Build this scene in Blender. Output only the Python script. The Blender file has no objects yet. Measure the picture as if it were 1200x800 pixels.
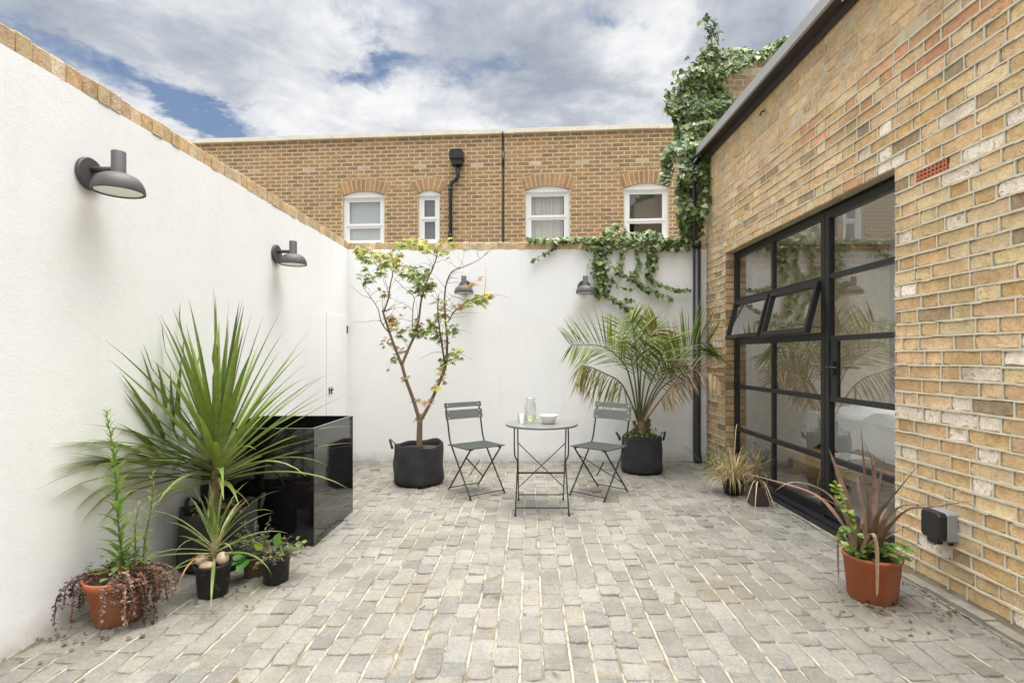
import bpy, math, random
from mathutils import Vector, Matrix, noise as mnoise
R = math.radians
PI = math.pi
sc = bpy.context.scene
COL = sc.collection

# ------------------------------------------------------------------ camera
H, F, CX, CY = 1.27, 620.0, 620.0, 418.0          # eye height, focal length and vanishing point in photo pixels
cam_data = bpy.data.cameras.new('camera')
cam_data.sensor_width = 36.0
cam_data.lens = F / 1200 * 36
cam_data.shift_x = -(CX - 600) / 1200
cam_data.shift_y = (CY - 400) / 1200
cam_data.clip_end = 3000
cam = bpy.data.objects.new('camera', cam_data)
cam.location = (0, 0, H)
cam.rotation_euler = (R(90), 0, 0)
COL.objects.link(cam)
sc.camera = cam

def P(px, py, d):
    return Vector(((px - CX) / F * d, d, H - (py - CY) / F * d))

# ------------------------------------------------------------------ sky, sun, exposure
SUN_TO = Vector((0.11, -0.05, 0.95)).normalized()
sun_el = math.asin(SUN_TO.z)
sun_az = math.atan2(SUN_TO.x, SUN_TO.y)
world = bpy.data.worlds.new('World')
sc.world = world
world.use_nodes = True
wt = world.node_tree
wt.nodes.clear()

class NT:
    """tiny node helper"""
    def __init__(s, t): s.t = t
    def n(s, kind, **kw):
        nd = s.t.nodes.new(kind)
        ins = kw.pop('ins', {})
        for k, v in kw.items(): setattr(nd, k, v)
        for k, v in ins.items():
            if hasattr(v, 'is_linked'): s.t.links.new(v, nd.inputs[k])
            else: nd.inputs[k].default_value = v
        return nd
    def math(s, op, a, b=0.0, c=None, clamp=False):
        nd = s.n('ShaderNodeMath', operation=op, use_clamp=clamp)
        for i, v in enumerate((a, b) if c is None else (a, b, c)):
            if hasattr(v, 'is_linked'): s.t.links.new(v, nd.inputs[i])
            else: nd.inputs[i].default_value = v
        return nd.outputs[0]
    def ramp(s, fac, stops, interp='LINEAR'):
        nd = s.n('ShaderNodeValToRGB')
        nd.color_ramp.interpolation = interp
        el = nd.color_ramp.elements
        while len(el) < len(stops): el.new(0.5)
        for e, (p, c) in zip(el, stops):
            e.position = p
            e.color = (c, c, c, 1) if not isinstance(c, (tuple, list)) else (c[0], c[1], c[2], 1)
        s.t.links.new(fac, nd.inputs[0])
        return nd.outputs[0]
    def mix(s, fac, a, b, blend='MIX'):
        nd = s.n('ShaderNodeMix', data_type='RGBA', blend_type=blend)
        for i, v in ((0, fac), (6, a), (7, b)):
            if hasattr(v, 'is_linked'): s.t.links.new(v, nd.inputs[i])
            elif i == 0: nd.inputs[0].default_value = v
            else: nd.inputs[i].default_value = (v[0], v[1], v[2], 1)
        return nd.outputs[2]
    def noise(s, vec, scale, detail=4, rough=0.55, dist=0.0):
        nd = s.n('ShaderNodeTexNoise', ins={'Scale': scale, 'Detail': detail, 'Roughness': rough, 'Distortion': dist})
        if vec is not None: s.t.links.new(vec, nd.inputs['Vector'])
        return nd.outputs['Fac']
    def link(s, a, b): s.t.links.new(a, b)

def build_sky():
    w = NT(wt)
    sky = w.n('ShaderNodeTexSky', sky_type='NISHITA', sun_disc=False, sun_elevation=sun_el, sun_rotation=sun_az,
              air_density=1.0, dust_density=0.6, ozone_density=1.6)
    blue = w.n('ShaderNodeVectorMath', operation='SCALE', ins={0: sky.outputs[0], 'Scale': 0.026})
    tc = w.n('ShaderNodeTexCoord')
    sep = w.n('ShaderNodeSeparateXYZ', ins={0: tc.outputs['Generated']})
    x, y, z = sep.outputs
    zz = w.math('MAXIMUM', z, 0.0)
    zden = w.math('ADD', zz, 0.16)
    u = w.math('DIVIDE', x, zden); v = w.math('DIVIDE', y, zden)
    com = w.n('ShaderNodeCombineXYZ', ins={0: u, 1: v, 2: 3.7})
    big = w.noise(com.outputs[0], 1.7, 9, 0.6, 0.5)
    fine = w.noise(com.outputs[0], 6.0, 8, 0.66, 0.7)
    # places where the cloud breaks: directions (x, z, radius_x, radius_z, amount)
    cover = w.math('ADD', w.math('MULTIPLY', big, 0.62), w.math('MULTIPLY', fine, 0.38))
    ysafe = w.math('MAXIMUM', w.math('ABSOLUTE', y), 0.02)
    tx = w.math('DIVIDE', x, ysafe); tz = w.math('DIVIDE', z, ysafe)
    wn = w.n('ShaderNodeTexNoise', ins={'Vector': com.outputs[0], 'Scale': 3.2, 'Detail': 7.0, 'Roughness': 0.65})
    wsep = w.n('ShaderNodeSeparateXYZ', ins={0: wn.outputs['Color']})
    tx = w.math('ADD', tx, w.math('MULTIPLY', w.math('SUBTRACT', wsep.outputs[0], 0.5), 0.30))
    tz = w.math('ADD', tz, w.math('MULTIPLY', w.math('SUBTRACT', wsep.outputs[1], 0.5), 0.22))
    def hole(px, py, rx, ry, amt, src, slope=0.0):
        a = (px - CX) / F; b = (CY - py) / F
        dx = w.math('DIVIDE', w.math('SUBTRACT', tx, a), rx / F)
        dz0 = w.math('SUBTRACT', w.math('SUBTRACT', tz, b), w.math('MULTIPLY', w.math('SUBTRACT', tx, a), slope))
        dz = w.math('DIVIDE', dz0, ry / F)
        q = w.math('ADD', w.math('MULTIPLY', dx, dx), w.math('MULTIPLY', dz, dz))
        g = w.math('EXPONENT', w.math('MULTIPLY', q, -1.0))
        return w.math('SUBTRACT', src, w.math('MULTIPLY', g, amt))
    c = cover
    for a in ((150, 98, 130, 24, 0.27, -0.42), (235, 135, 60, 16, 0.2, -0.3), (50, 40, 60, 14, 0.12, -0.3), (395, 85, 70, 16, 0.22, 0.0), (455, 65, 45, 16, 0.2, 0.0),
              (280, 132, 40, 8, 0.16, -0.1), (560, 80, 34, 20, 0.22, 0.0), (702, 30, 40, 10, 0.16, 0.0)):
        c = hole(*a[:5], c, a[5])
    mask = w.ramp(c, [(0.24, 0.06), (0.33, 0.4), (0.43, 0.88), (0.52, 1.0)])
    body = w.noise(com.outputs[0], 2.3, 8, 0.6, 0.7)
    shade = body
    for a in ((560, 40, 110, 60, 0.26, 0.0), (650, 115, 130, 40, 0.26, 0.0), (890, 20, 70, 70, 0.26, 0.0), (240, 40, 160, 40, 0.12, 0.0), (40, 15, 90, 40, 0.2, 0.0),
              (745, 60, 70, 60, -0.18, 0.0), (480, 110, 90, 30, -0.12, 0.0), (430, 30, 70, 30, -0.1, 0.0)):
        shade = hole(*a[:5], shade, a[5])
    fine2 = w.noise(com.outputs[0], 8.0, 7, 0.65, 0.6)
    shade = w.math('ADD', shade, w.math('MULTIPLY', w.math('SUBTRACT', fine2, 0.5), 0.3))
    grey = w.ramp(shade, [(0.20, (0.090, 0.099, 0.116)), (0.38, (0.125, 0.133, 0.147)), (0.5, (0.172, 0.176, 0.183)), (0.64, (0.219, 0.219, 0.219))])
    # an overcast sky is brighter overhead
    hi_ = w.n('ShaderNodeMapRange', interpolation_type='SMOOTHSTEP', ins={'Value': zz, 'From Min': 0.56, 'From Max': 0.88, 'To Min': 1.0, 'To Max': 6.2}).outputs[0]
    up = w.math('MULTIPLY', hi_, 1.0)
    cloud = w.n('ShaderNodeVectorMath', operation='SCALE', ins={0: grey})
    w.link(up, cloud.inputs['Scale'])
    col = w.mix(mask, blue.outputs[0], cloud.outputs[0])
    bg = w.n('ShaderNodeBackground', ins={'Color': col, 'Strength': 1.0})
    out = w.n('ShaderNodeOutputWorld')
    w.link(bg.outputs[0], out.inputs[0])
build_sky()

sun_data = bpy.data.lights.new('sun', 'SUN')
sun_data.energy = 1.0
sun_data.angle = R(45)
sun_data.color = (1.0, 0.975, 0.93)
sun = bpy.data.objects.new('sun', sun_data)
sun.rotation_euler = SUN_TO.to_track_quat('Z', 'Y').to_euler()
COL.objects.link(sun)

sc.view_settings.view_transform = 'Standard'
sc.view_settings.look = 'None'
sc.view_settings.exposure = 2.15
sc.view_settings.gamma = 1.0
sc.cycles.max_bounces = 8
sc.cycles.transparent_max_bounces = 12
sc.cycles.use_denoising = True
sc.cycles.caustics_reflective = False
sc.cycles.caustics_refractive = False

# ------------------------------------------------------------------ materials
MATS = {}
def material(name, fn):
    if name in MATS: return MATS[name]
    m = bpy.data.materials.new(name); m.use_nodes = True
    t = m.node_tree; t.nodes.clear()
    w = NT(t)
    out = w.n('ShaderNodeOutputMaterial')
    w.link(fn(w), out.inputs[0])
    MATS[name] = m
    return m

def bump(w, height, strength=0.4, dist=0.01):
    return w.n('ShaderNodeBump', ins={'Height': height, 'Strength': strength, 'Distance': dist}).outputs[0]
def principled(w, color, rough=0.6, normal=None, **kw):
    b = w.n('ShaderNodeBsdfPrincipled')
    def put(k, v):
        if hasattr(v, 'is_linked'): w.link(v, b.inputs[k])
        elif isinstance(v, (tuple, list)): b.inputs[k].default_value = (*v, 1) if len(v) == 3 else v
        else: b.inputs[k].default_value = v
    put('Base Color', color); put('Roughness', rough)
    if normal is not None: put('Normal', normal)
    for k, v in kw.items(): put(k.replace('_', ' '), v)
    return b.outputs[0]
def obj_co(w): return w.n('ShaderNodeTexCoord').outputs['Object']
def scaled(w, vec, s):
    return w.n('ShaderNodeMapping', ins={'Vector': vec, 'Scale': s}).outputs[0]
def attr(w, name='tint'):
    return w.n('ShaderNodeAttribute', attribute_name=name).outputs['Color']

def m_white_render(w):
    co = obj_co(w)
    big = w.noise(co, 0.9, 5, 0.6); mid = w.noise(co, 7, 6, 0.6); fine = w.noise(co, 85, 6, 0.65)
    streak = w.noise(scaled(w, co, (3.5, 3.5, 0.35)), 2.2, 5, 0.6)
    c = w.mix(w.ramp(big, [(0.35, 0), (0.7, 1)]), (0.85, 0.845, 0.83), (0.89, 0.887, 0.875))
    c = w.mix(w.math('MULTIPLY', w.ramp(streak, [(0.52, 0), (0.8, 1)]), 0.16), c, (0.66, 0.645, 0.60))
    sep = w.n('ShaderNodeSeparateXYZ', ins={0: co})
    low = w.math('SUBTRACT', 1.0, w.math('MULTIPLY', sep.outputs[2], 6.5), clamp=True)      # splashed dirt along the foot of the wall
    low = w.math('MULTIPLY', low, w.ramp(mid, [(0.3, 0.15), (0.65, 1)]))
    c = w.mix(w.math('MULTIPLY', low, 0.75), c, (0.36, 0.32, 0.25))
    pat = w.noise(co, 2.3, 7, 0.7, 1.0)
    c = w.mix(w.math('MULTIPLY', w.ramp(pat, [(0.56, 0), (0.72, 1)]), 0.22), c, (0.66, 0.65, 0.61))
    h = w.math('ADD', w.math('MULTIPLY', fine, 0.5), w.math('ADD', w.math('MULTIPLY', mid, 0.9), w.math('MULTIPLY', big, 1.0)))
    return principled(w, c, 0.85, bump(w, h, 0.5, 0.006))
def brick_fn(mottle=1.0, bscale=1.0, bstr=0.8, gain=1.0, hue=(1.0, 0.955, 0.90)):
    def fn(w):
        co = obj_co(w); a = attr(w)
        n0 = w.noise(co, 7.5 * bscale, 5, 0.6, 0.6); n1 = w.noise(co, 24 * bscale, 7, 0.7, 0.4); n2 = w.noise(co, 95 * bscale, 5, 0.7); n3 = w.noise(co, 2.4, 5, 0.62)
        v = w.n('ShaderNodeTexVoronoi', ins={'Vector': co, 'Scale': 70 * bscale}).outputs['Distance']
        pits = w.ramp(v, [(0.10, 0.0), (0.26, 1.0)])
        pitmask = w.ramp(n1, [(0.52, 0), (0.62, 1)])
        pal = w.ramp(w.noise(co, 5.2 * bscale, 6, 0.68, 0.8), [(0.30, (0.22, 0.17, 0.115)), (0.42, (0.50, 0.36, 0.19)), (0.52, (0.60, 0.46, 0.27)), (0.62, (0.52, 0.34, 0.22)), (0.72, (0.36, 0.29, 0.20))])
        lum = w.n('ShaderNodeSeparateColor', ins={0: a}).outputs[2]
        isw = w.ramp(lum, [(0.46, 0.0), (0.52, 1.0)])
        peel = w.math('MULTIPLY', isw, w.ramp(n1, [(0.53, 0.0), (0.60, 0.85)]))
        a = w.mix(w.math('MULTIPLY', 0.26 * mottle, w.math('SUBTRACT', 1.0, isw)), a, pal)
        a = w.mix(peel, a, (0.47, 0.33, 0.20))
        c = w.mix(w.math('MULTIPLY', w.ramp(n0, [(0.36, 0), (0.64, 1)]), 0.45 * mottle), a, w.mix(1.0, a, (1.28, 1.24, 1.16), 'MULTIPLY'))
        c = w.mix(w.math('MULTIPLY', w.ramp(n1, [(0.40, 1), (0.52, 0)]), 0.5 * mottle), c, w.mix(1.0, a, (0.66, 0.55, 0.45), 'MULTIPLY'))
        c = w.mix(w.math('MULTIPLY', w.ramp(n1, [(0.56, 0), (0.66, 1)]), 0.5 * mottle), c, w.mix(0.55, a, (0.66, 0.60, 0.48)))
        c = w.mix(w.math('MULTIPLY', w.ramp(n2, [(0.50, 0), (0.72, 1)]), 0.45 * mottle), c, w.mix(1.0, a, (0.48, 0.42, 0.38), 'MULTIPLY'))
        c = w.mix(w.math('MULTIPLY', w.ramp(n3, [(0.49, 0), (0.68, 1)]), 0.5), c, (0.27, 0.215, 0.145))
        pit = w.math('MULTIPLY', w.math('SUBTRACT', 1.0, pits), pitmask)
        c = w.mix(w.math('MULTIPLY', pit, 0.8), c, (0.07, 0.05, 0.032))
        h = w.math('SUBTRACT', w.math('ADD', w.math('MULTIPLY', n1, 1.3), w.math('MULTIPLY', n2, 0.9)), w.math('MULTIPLY', pit, 1.6))
        c = w.mix(1.0, c, (gain * hue[0], gain * hue[1], gain * hue[2]), 'MULTIPLY')
        return principled(w, c, 0.92, bump(w, h, bstr, 0.009))
    return fn
def mortar_fn(c1, c2):
    def fn(w):
        co = obj_co(w)
        n = w.noise(co, 9, 6, 0.65); f = w.noise(co, 140, 5, 0.7)
        c = w.mix(w.ramp(n, [(0.3, 0), (0.7, 1)]), c1, c2)
        return principled(w, c, 0.95, bump(w, w.math('ADD', n, f), 0.6, 0.004))
    return fn
def m_sett(w):
    co = obj_co(w); a = attr(w)
    n1 = w.noise(co, 4.0, 6, 0.65); n2 = w.noise(co, 45, 6, 0.7); n3 = w.noise(co, 160, 4, 0.7); st = w.noise(co, 1.1, 5, 0.6, 0.8)
    c = w.mix(w.math('MULTIPLY', w.ramp(n2, [(0.40, 0), (0.62, 1)]), 0.75), a, w.mix(1.0, a, (1.4, 1.38, 1.3), 'MULTIPLY'))
    c = w.mix(w.math('MULTIPLY', w.ramp(n3, [(0.5, 0), (0.66, 1)]), 0.7), c, w.mix(1.0, a, (0.45, 0.44, 0.42), 'MULTIPLY'))
    c = w.mix(w.math('MULTIPLY', w.ramp(n1, [(0.45, 0), (0.72, 1)]), 0.5), c, (0.34, 0.315, 0.26))
    c = w.mix(w.math('MULTIPLY', w.ramp(st, [(0.55, 0), (0.70, 1)]), 0.55), c, (0.17, 0.145, 0.09))
    h = w.math('ADD', w.math('MULTIPLY', n1, 0.6), w.math('ADD', n2, w.math('MULTIPLY', n3, 0.5)))
    return principled(w, c, 0.8, bump(w, h, 0.75, 0.006))
def m_joint(w):
    co = obj_co(w)
    n = w.noise(co, 3.5, 6, 0.7); f = w.noise(co, 60, 5, 0.7); p = w.noise(co, 1.3, 4, 0.6)
    c = w.mix(w.ramp(n, [(0.3, 0), (0.6, 1)]), (0.225, 0.20, 0.145), (0.41, 0.37, 0.285))
    c = w.mix(w.math('MULTIPLY', w.ramp(w.noise(co, 6.5, 5, 0.65), [(0.48, 0), (0.60, 1)]), 0.8), c, (0.11, 0.092, 0.06))
    return principled(w, c, 0.95, bump(w, w.math('ADD', n, f), 0.8, 0.006))
def m_soil(w):
    co = obj_co(w); n = w.noise(co, 60, 6, 0.7)
    return principled(w, w.mix(n, (0.03, 0.022, 0.015), (0.12, 0.085, 0.055)), 0.95, bump(w, n, 1.0, 0.02))
def metal_fn(col, rough=0.45, spec=0.5, wear=0.25):
    def fn(w):
        co = obj_co(w); n = w.noise(co, 12, 6, 0.65); f = w.noise(co, 90, 4, 0.6)
        c = w.mix(w.math('MULTIPLY', w.ramp(n, [(0.45, 0), (0.75, 1)]), wear), col, tuple(min(1, x * 1.7 + 0.04) for x in col))
        r = w.math('ADD', rough - 0.08, w.math('MULTIPLY', n, 0.2))
        return principled(w, c, r, bump(w, f, 0.12, 0.002), Specular_IOR_Level=spec)
    return fn
def leaf_fn(rough=0.42, trans=0.25):
    def fn(w):
        a = attr(w); co = obj_co(w)
        n = w.noise(co, 26, 4, 0.6)
        c = w.mix(w.ramp(n, [(0.3, 0), (0.75, 1)]), w.mix(1.0, a, (0.78, 0.78, 0.78), 'MULTIPLY'), w.mix(1.0, a, (1.25, 1.22, 1.15), 'MULTIPLY'))
        p = principled(w, c, rough, None, Specular_IOR_Level=0.4)
        tr = w.n('ShaderNodeBsdfTranslucent', ins={'Color': w.mix(1.0, c, (1.3, 1.35, 0.8), 'MULTIPLY')}).outputs[0]
        mx = w.n('ShaderNodeMixShader', ins={0: trans, 1: p, 2: tr})
        return mx.outputs[0]
    return fn
def m_fabric(w):
    co = obj_co(w); n = w.noise(co, 7, 5, 0.65); f = w.noise(co, 240, 3, 0.7); d = w.noise(scaled(w, co, (1, 1, 0.4)), 16, 6, 0.7)
    c = w.mix(w.ramp(n, [(0.3, 0), (0.75, 1)]), (0.018, 0.018, 0.02), (0.04, 0.039, 0.04))
    c = w.mix(w.math('MULTIPLY', w.ramp(d, [(0.6, 0), (0.75, 1)]), 0.35), c, (0.16, 0.145, 0.12))
    return principled(w, c, 0.92, bump(w, w.math('ADD', w.math('MULTIPLY', f, 0.4), n), 0.6, 0.006))
def m_terracotta(w):
    co = obj_co(w); n = w.noise(co, 9, 6, 0.65); f = w.noise(co, 120, 4, 0.6); s = w.noise(scaled(w, co, (1, 1, 0.5)), 5, 5, 0.6)
    c = w.mix(w.ramp(n, [(0.3, 0), (0.7, 1)]), (0.36, 0.095, 0.035), (0.45, 0.135, 0.055))
    c = w.mix(w.math('MULTIPLY', w.ramp(s, [(0.52, 0), (0.72, 1)]), 0.55), c, (0.40, 0.24, 0.155))
    sz = w.n('ShaderNodeSeparateXYZ', ins={0: co}).outputs[2]
    mud = w.math('MULTIPLY', w.math('SUBTRACT', 1.0, w.math('MULTIPLY', sz, 16.0), clamp=True), w.ramp(n, [(0.35, 0), (0.6, 1)]))
    c = w.mix(w.math('MULTIPLY', mud, 0.7), c, (0.20, 0.13, 0.08))
    return principled(w, c, 0.68, bump(w, w.math('ADD', n, f), 0.3, 0.003))
def pot_fn(col, dirt):
    def fn(w):
        co = obj_co(w); n = w.noise(co, 30, 6, 0.7)
        sep = w.n('ShaderNodeSeparateXYZ', ins={0: co})
        c = w.mix(w.math('MULTIPLY', w.ramp(n, [(0.55, 0), (0.7, 1)]), dirt), col, (0.22, 0.19, 0.145))
        return principled(w, c, 0.55, bump(w, n, 0.15, 0.003))
    return fn
def m_gloss_black(w):
    co = obj_co(w); n = w.noise(co, 2.2, 3, 0.5); d = w.noise(co, 28, 6, 0.7)
    r = w.math('ADD', 0.05, w.math('MULTIPLY', w.ramp(d, [(0.5, 0), (0.8, 1)]), 0.16))
    c = w.mix(w.math('MULTIPLY', w.ramp(d, [(0.58, 0), (0.8, 1)]), 0.22), (0.006, 0.006, 0.007), (0.15, 0.14, 0.125))
    return principled(w, c, r, bump(w, n, 0.04, 0.02), Specular_IOR_Level=0.6, Coat_Weight=0.25, Coat_Roughness=0.06)
def m_frame_black(w):
    co = obj_co(w); n = w.noise(co, 20, 5, 0.6)
    return principled(w, w.mix(w.math('MULTIPLY', n, 0.5), (0.008, 0.008, 0.009), (0.03, 0.03, 0.031)), 0.38, bump(w, n, 0.06, 0.002))
def glass_fn(gain=3.7, tint=(0.93, 0.95, 0.93)):
    def fn(w):
        fc = w.n('ShaderNodeLayerWeight', ins={'Blend': 0.5}).outputs['Facing']
        fr = w.math('ADD', 0.042, w.math('MULTIPLY', w.math('POWER', fc, 5.0), 0.958))
        co = obj_co(w); n = w.noise(co, 1.6, 2, 0.5)
        nb = bump(w, n, 0.05, 0.02)
        fac = w.math('MINIMUM', w.math('MULTIPLY', fr, gain), 0.92)
        tr = w.n('ShaderNodeBsdfTransparent', ins={'Color': (*tint, 1)}).outputs[0]
        gl = w.n('ShaderNodeBsdfGlossy', ins={'Color': (1, 1, 1, 1), 'Roughness': 0.0, 'Normal': nb}).outputs[0]
        return w.n('ShaderNodeMixShader', ins={0: fac, 1: tr, 2: gl}).outputs[0]
    return fn
def m_wood(w):
    co = obj_co(w); g = w.noise(scaled(w, co, (14, 1.2, 14)), 3.0, 6, 0.65, 1.5)
    return principled(w, w.mix(g, (0.34, 0.19, 0.075), (0.60, 0.40, 0.19)), 0.5, bump(w, g, 0.1, 0.002))
def bark_fn(c1, c2):
    def fn(w):
        co = obj_co(w); n = w.noise(scaled(w, co, (1, 1, 0.35)), 55, 6, 0.7); b = w.noise(co, 8, 4, 0.6)
        return principled(w, w.mix(w.math('MULTIPLY', w.math('ADD', n, b), 0.5), c1, c2), 0.85, bump(w, n, 0.7, 0.004))
    return fn
def plain_fn(col, rough=0.6, sc_=20, amt=0.25, bs=0.15):
    def fn(w):
        co = obj_co(w); n = w.noise(co, sc_, 5, 0.6)
        return principled(w, w.mix(n, tuple(c * (1 - amt) for c in col), tuple(min(1, c * (1 + amt)) for c in col)), rough, bump(w, n, bs, 0.003))
    return fn
def tint_fn(rough=0.6):
    def fn(w):
        co = obj_co(w); n = w.noise(co, 40, 5, 0.6); a = attr(w)
        return principled(w, w.mix(n, w.mix(1.0, a, (0.75, 0.75, 0.75), 'MULTIPLY'), w.mix(1.0, a, (1.2, 1.2, 1.2), 'MULTIPLY')), rough, bump(w, n, 0.3, 0.003))
    return fn
def m_stone_coping(w):
    co = obj_co(w); n = w.noise(co, 3, 6, 0.7); f = w.noise(co, 25, 5, 0.7)
    c = w.mix(w.ramp(n, [(0.35, 0), (0.7, 1)]), (0.66, 0.60, 0.48), (0.80, 0.76, 0.66))
    c = w.mix(w.math('MULTIPLY', w.ramp(f, [(0.55, 0), (0.75, 1)]), 0.5), c, (0.36, 0.33, 0.27))
    return principled(w, c, 0.9, bump(w, f, 0.4, 0.005))

M = {
 'render': material('white render', m_white_render),
 'brick': material('stock brick', brick_fn(1.0, 1.0, 0.8, 1.22)),
 'brick_far': material('yellow brown brick', brick_fn(0.8, 0.7, 0.5, 0.84, (1.03, 0.96, 0.88))),
 'mortar': material('cream mortar', mortar_fn((0.54, 0.48, 0.34), (0.70, 0.64, 0.50))),
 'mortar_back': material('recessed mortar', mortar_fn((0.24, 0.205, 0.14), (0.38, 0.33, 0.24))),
 'mortar_old': material('smeared old mortar', mortar_fn((0.44, 0.35, 0.215), (0.66, 0.57, 0.40))),
 'mortar_house': material('house mortar', mortar_fn((0.54, 0.42, 0.255), (0.64, 0.52, 0.345))),
 'sett': material('granite sett', m_sett), 'joint': material('sandy joint', m_joint), 'soil': material('dark soil', m_soil), 'joint_dark': material('washed out joint', mortar_fn((0.075, 0.062, 0.04), (0.27, 0.24, 0.18))),
 'lamp': material('graphite lamp metal', metal_fn((0.075, 0.072, 0.070), 0.5, 0.4, 0.1)),
 'diffuser': material('opal diffuser', plain_fn((0.80, 0.79, 0.72), 0.4, 10, 0.04)),
 'chair': material('grey green painted steel', metal_fn((0.046, 0.05, 0.044), 0.6, 0.25, 0.12)),
 'chair_leg': material('dark painted steel rod', metal_fn((0.018, 0.018, 0.016), 0.4, 0.4, 0.2)),
 'table': material('grey table steel', metal_fn((0.15, 0.146, 0.134), 0.36, 0.5, 0.2)),
 'screw': material('screw head', plain_fn((0.75, 0.74, 0.7), 0.35)),
 'leaf': material('leaf', leaf_fn()), 'leaf_dry': material('dry leaf', leaf_fn(0.75, 0.15)), 'leaf_gloss': material('glossy leaf', leaf_fn(0.3, 0.15)),
 'fabric': material('black felt', m_fabric), 'terra': material('terracotta plastic', m_terracotta),
 'pot_black': material('black plastic pot', pot_fn((0.016, 0.016, 0.017), 0.5)), 'pot_brown': material('brown pot', pot_fn((0.17, 0.105, 0.07), 0.5)),
 'pot_taupe': material('taupe pot', pot_fn((0.065, 0.052, 0.043), 0.3)),
 'gloss': material('gloss black fibreglass', m_gloss_black), 'frame': material('black steel frame', m_frame_black),
 'glass': material('window glass', glass_fn()), 'clear': material('clear glass', glass_fn(1.3, (0.95, 0.965, 0.95))),
 'wood': material('oak', m_wood), 'bark': material('acer bark', bark_fn((0.075, 0.045, 0.03), (0.29, 0.20, 0.12))),
 'bark_twig': material('acer twig', bark_fn((0.045, 0.022, 0.018), (0.16, 0.09, 0.07))),
 'bark_palm': material('palm fibre', bark_fn((0.06, 0.035, 0.022), (0.27, 0.17, 0.10))),
 'bark_cord': material('cordyline stem', bark_fn((0.20, 0.14, 0.09), (0.46, 0.36, 0.24))),
 'fascia': material('grey fascia metal', metal_fn((0.36, 0.355, 0.345), 0.5, 0.4, 0.12)),
 'soffit': material('soffit metal', metal_fn((0.055, 0.046, 0.043), 0.6, 0.3, 0.15)),
 'pipe': material('black pipe', metal_fn((0.014, 0.014, 0.016), 0.4, 0.5, 0.15)),
 'upvc': material('white window paint', plain_fn((0.80, 0.80, 0.79), 0.35, 8, 0.04, 0.03)),
 'blind': material('pale blind', plain_fn((0.66, 0.68, 0.68), 0.8, 5, 0.06)), 'blind_grey': material('grey blind', plain_fn((0.20, 0.20, 0.20), 0.8, 5, 0.08)),
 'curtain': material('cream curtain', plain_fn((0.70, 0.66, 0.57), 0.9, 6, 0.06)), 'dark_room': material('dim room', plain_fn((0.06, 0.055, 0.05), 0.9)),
 'coping_stone': material('stone coping', m_stone_coping), 'tint': material('tinted plain', tint_fn()),
 'terra_vent': material('red clay vent', plain_fn((0.44, 0.15, 0.075), 0.85, 40, 0.2)),
 'box_grey': material('grey plastic', plain_fn((0.27, 0.28, 0.275), 0.45, 10, 0.05, 0.02)), 'box_black': material('smoked black plastic', plain_fn((0.012, 0.012, 0.013), 0.35, 10, 0.1, 0.02)),
 'bowl': material('cream bowl', plain_fn((0.72, 0.70, 0.64), 0.3, 10, 0.04, 0.02)), 'stone': material('pebble', plain_fn((0.52, 0.42, 0.30), 0.65, 18, 0.2)),
 'room_wall': material('room paint', plain_fn((0.72, 0.715, 0.69), 0.9, 3, 0.03)), 'room_floor': material('room floor', plain_fn((0.32, 0.28, 0.23), 0.45, 4, 0.12)),
 'linen': material('white linen', plain_fn((0.80, 0.79, 0.76), 0.9, 6, 0.05, 0.4)), 'water': material('pale cordial', glass_fn(1.0, (0.90, 0.93, 0.72))),
 'rubber': material('dark felt pad', plain_fn((0.02, 0.02, 0.02), 0.8)), 'ground': material('bare earth and gravel', plain_fn((0.20, 0.18, 0.145), 0.95, 3, 0.3, 0.6)),
 'concrete': material('concrete strip', mortar_fn((0.20, 0.18, 0.135), (0.34, 0.31, 0.245))),
}

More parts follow.
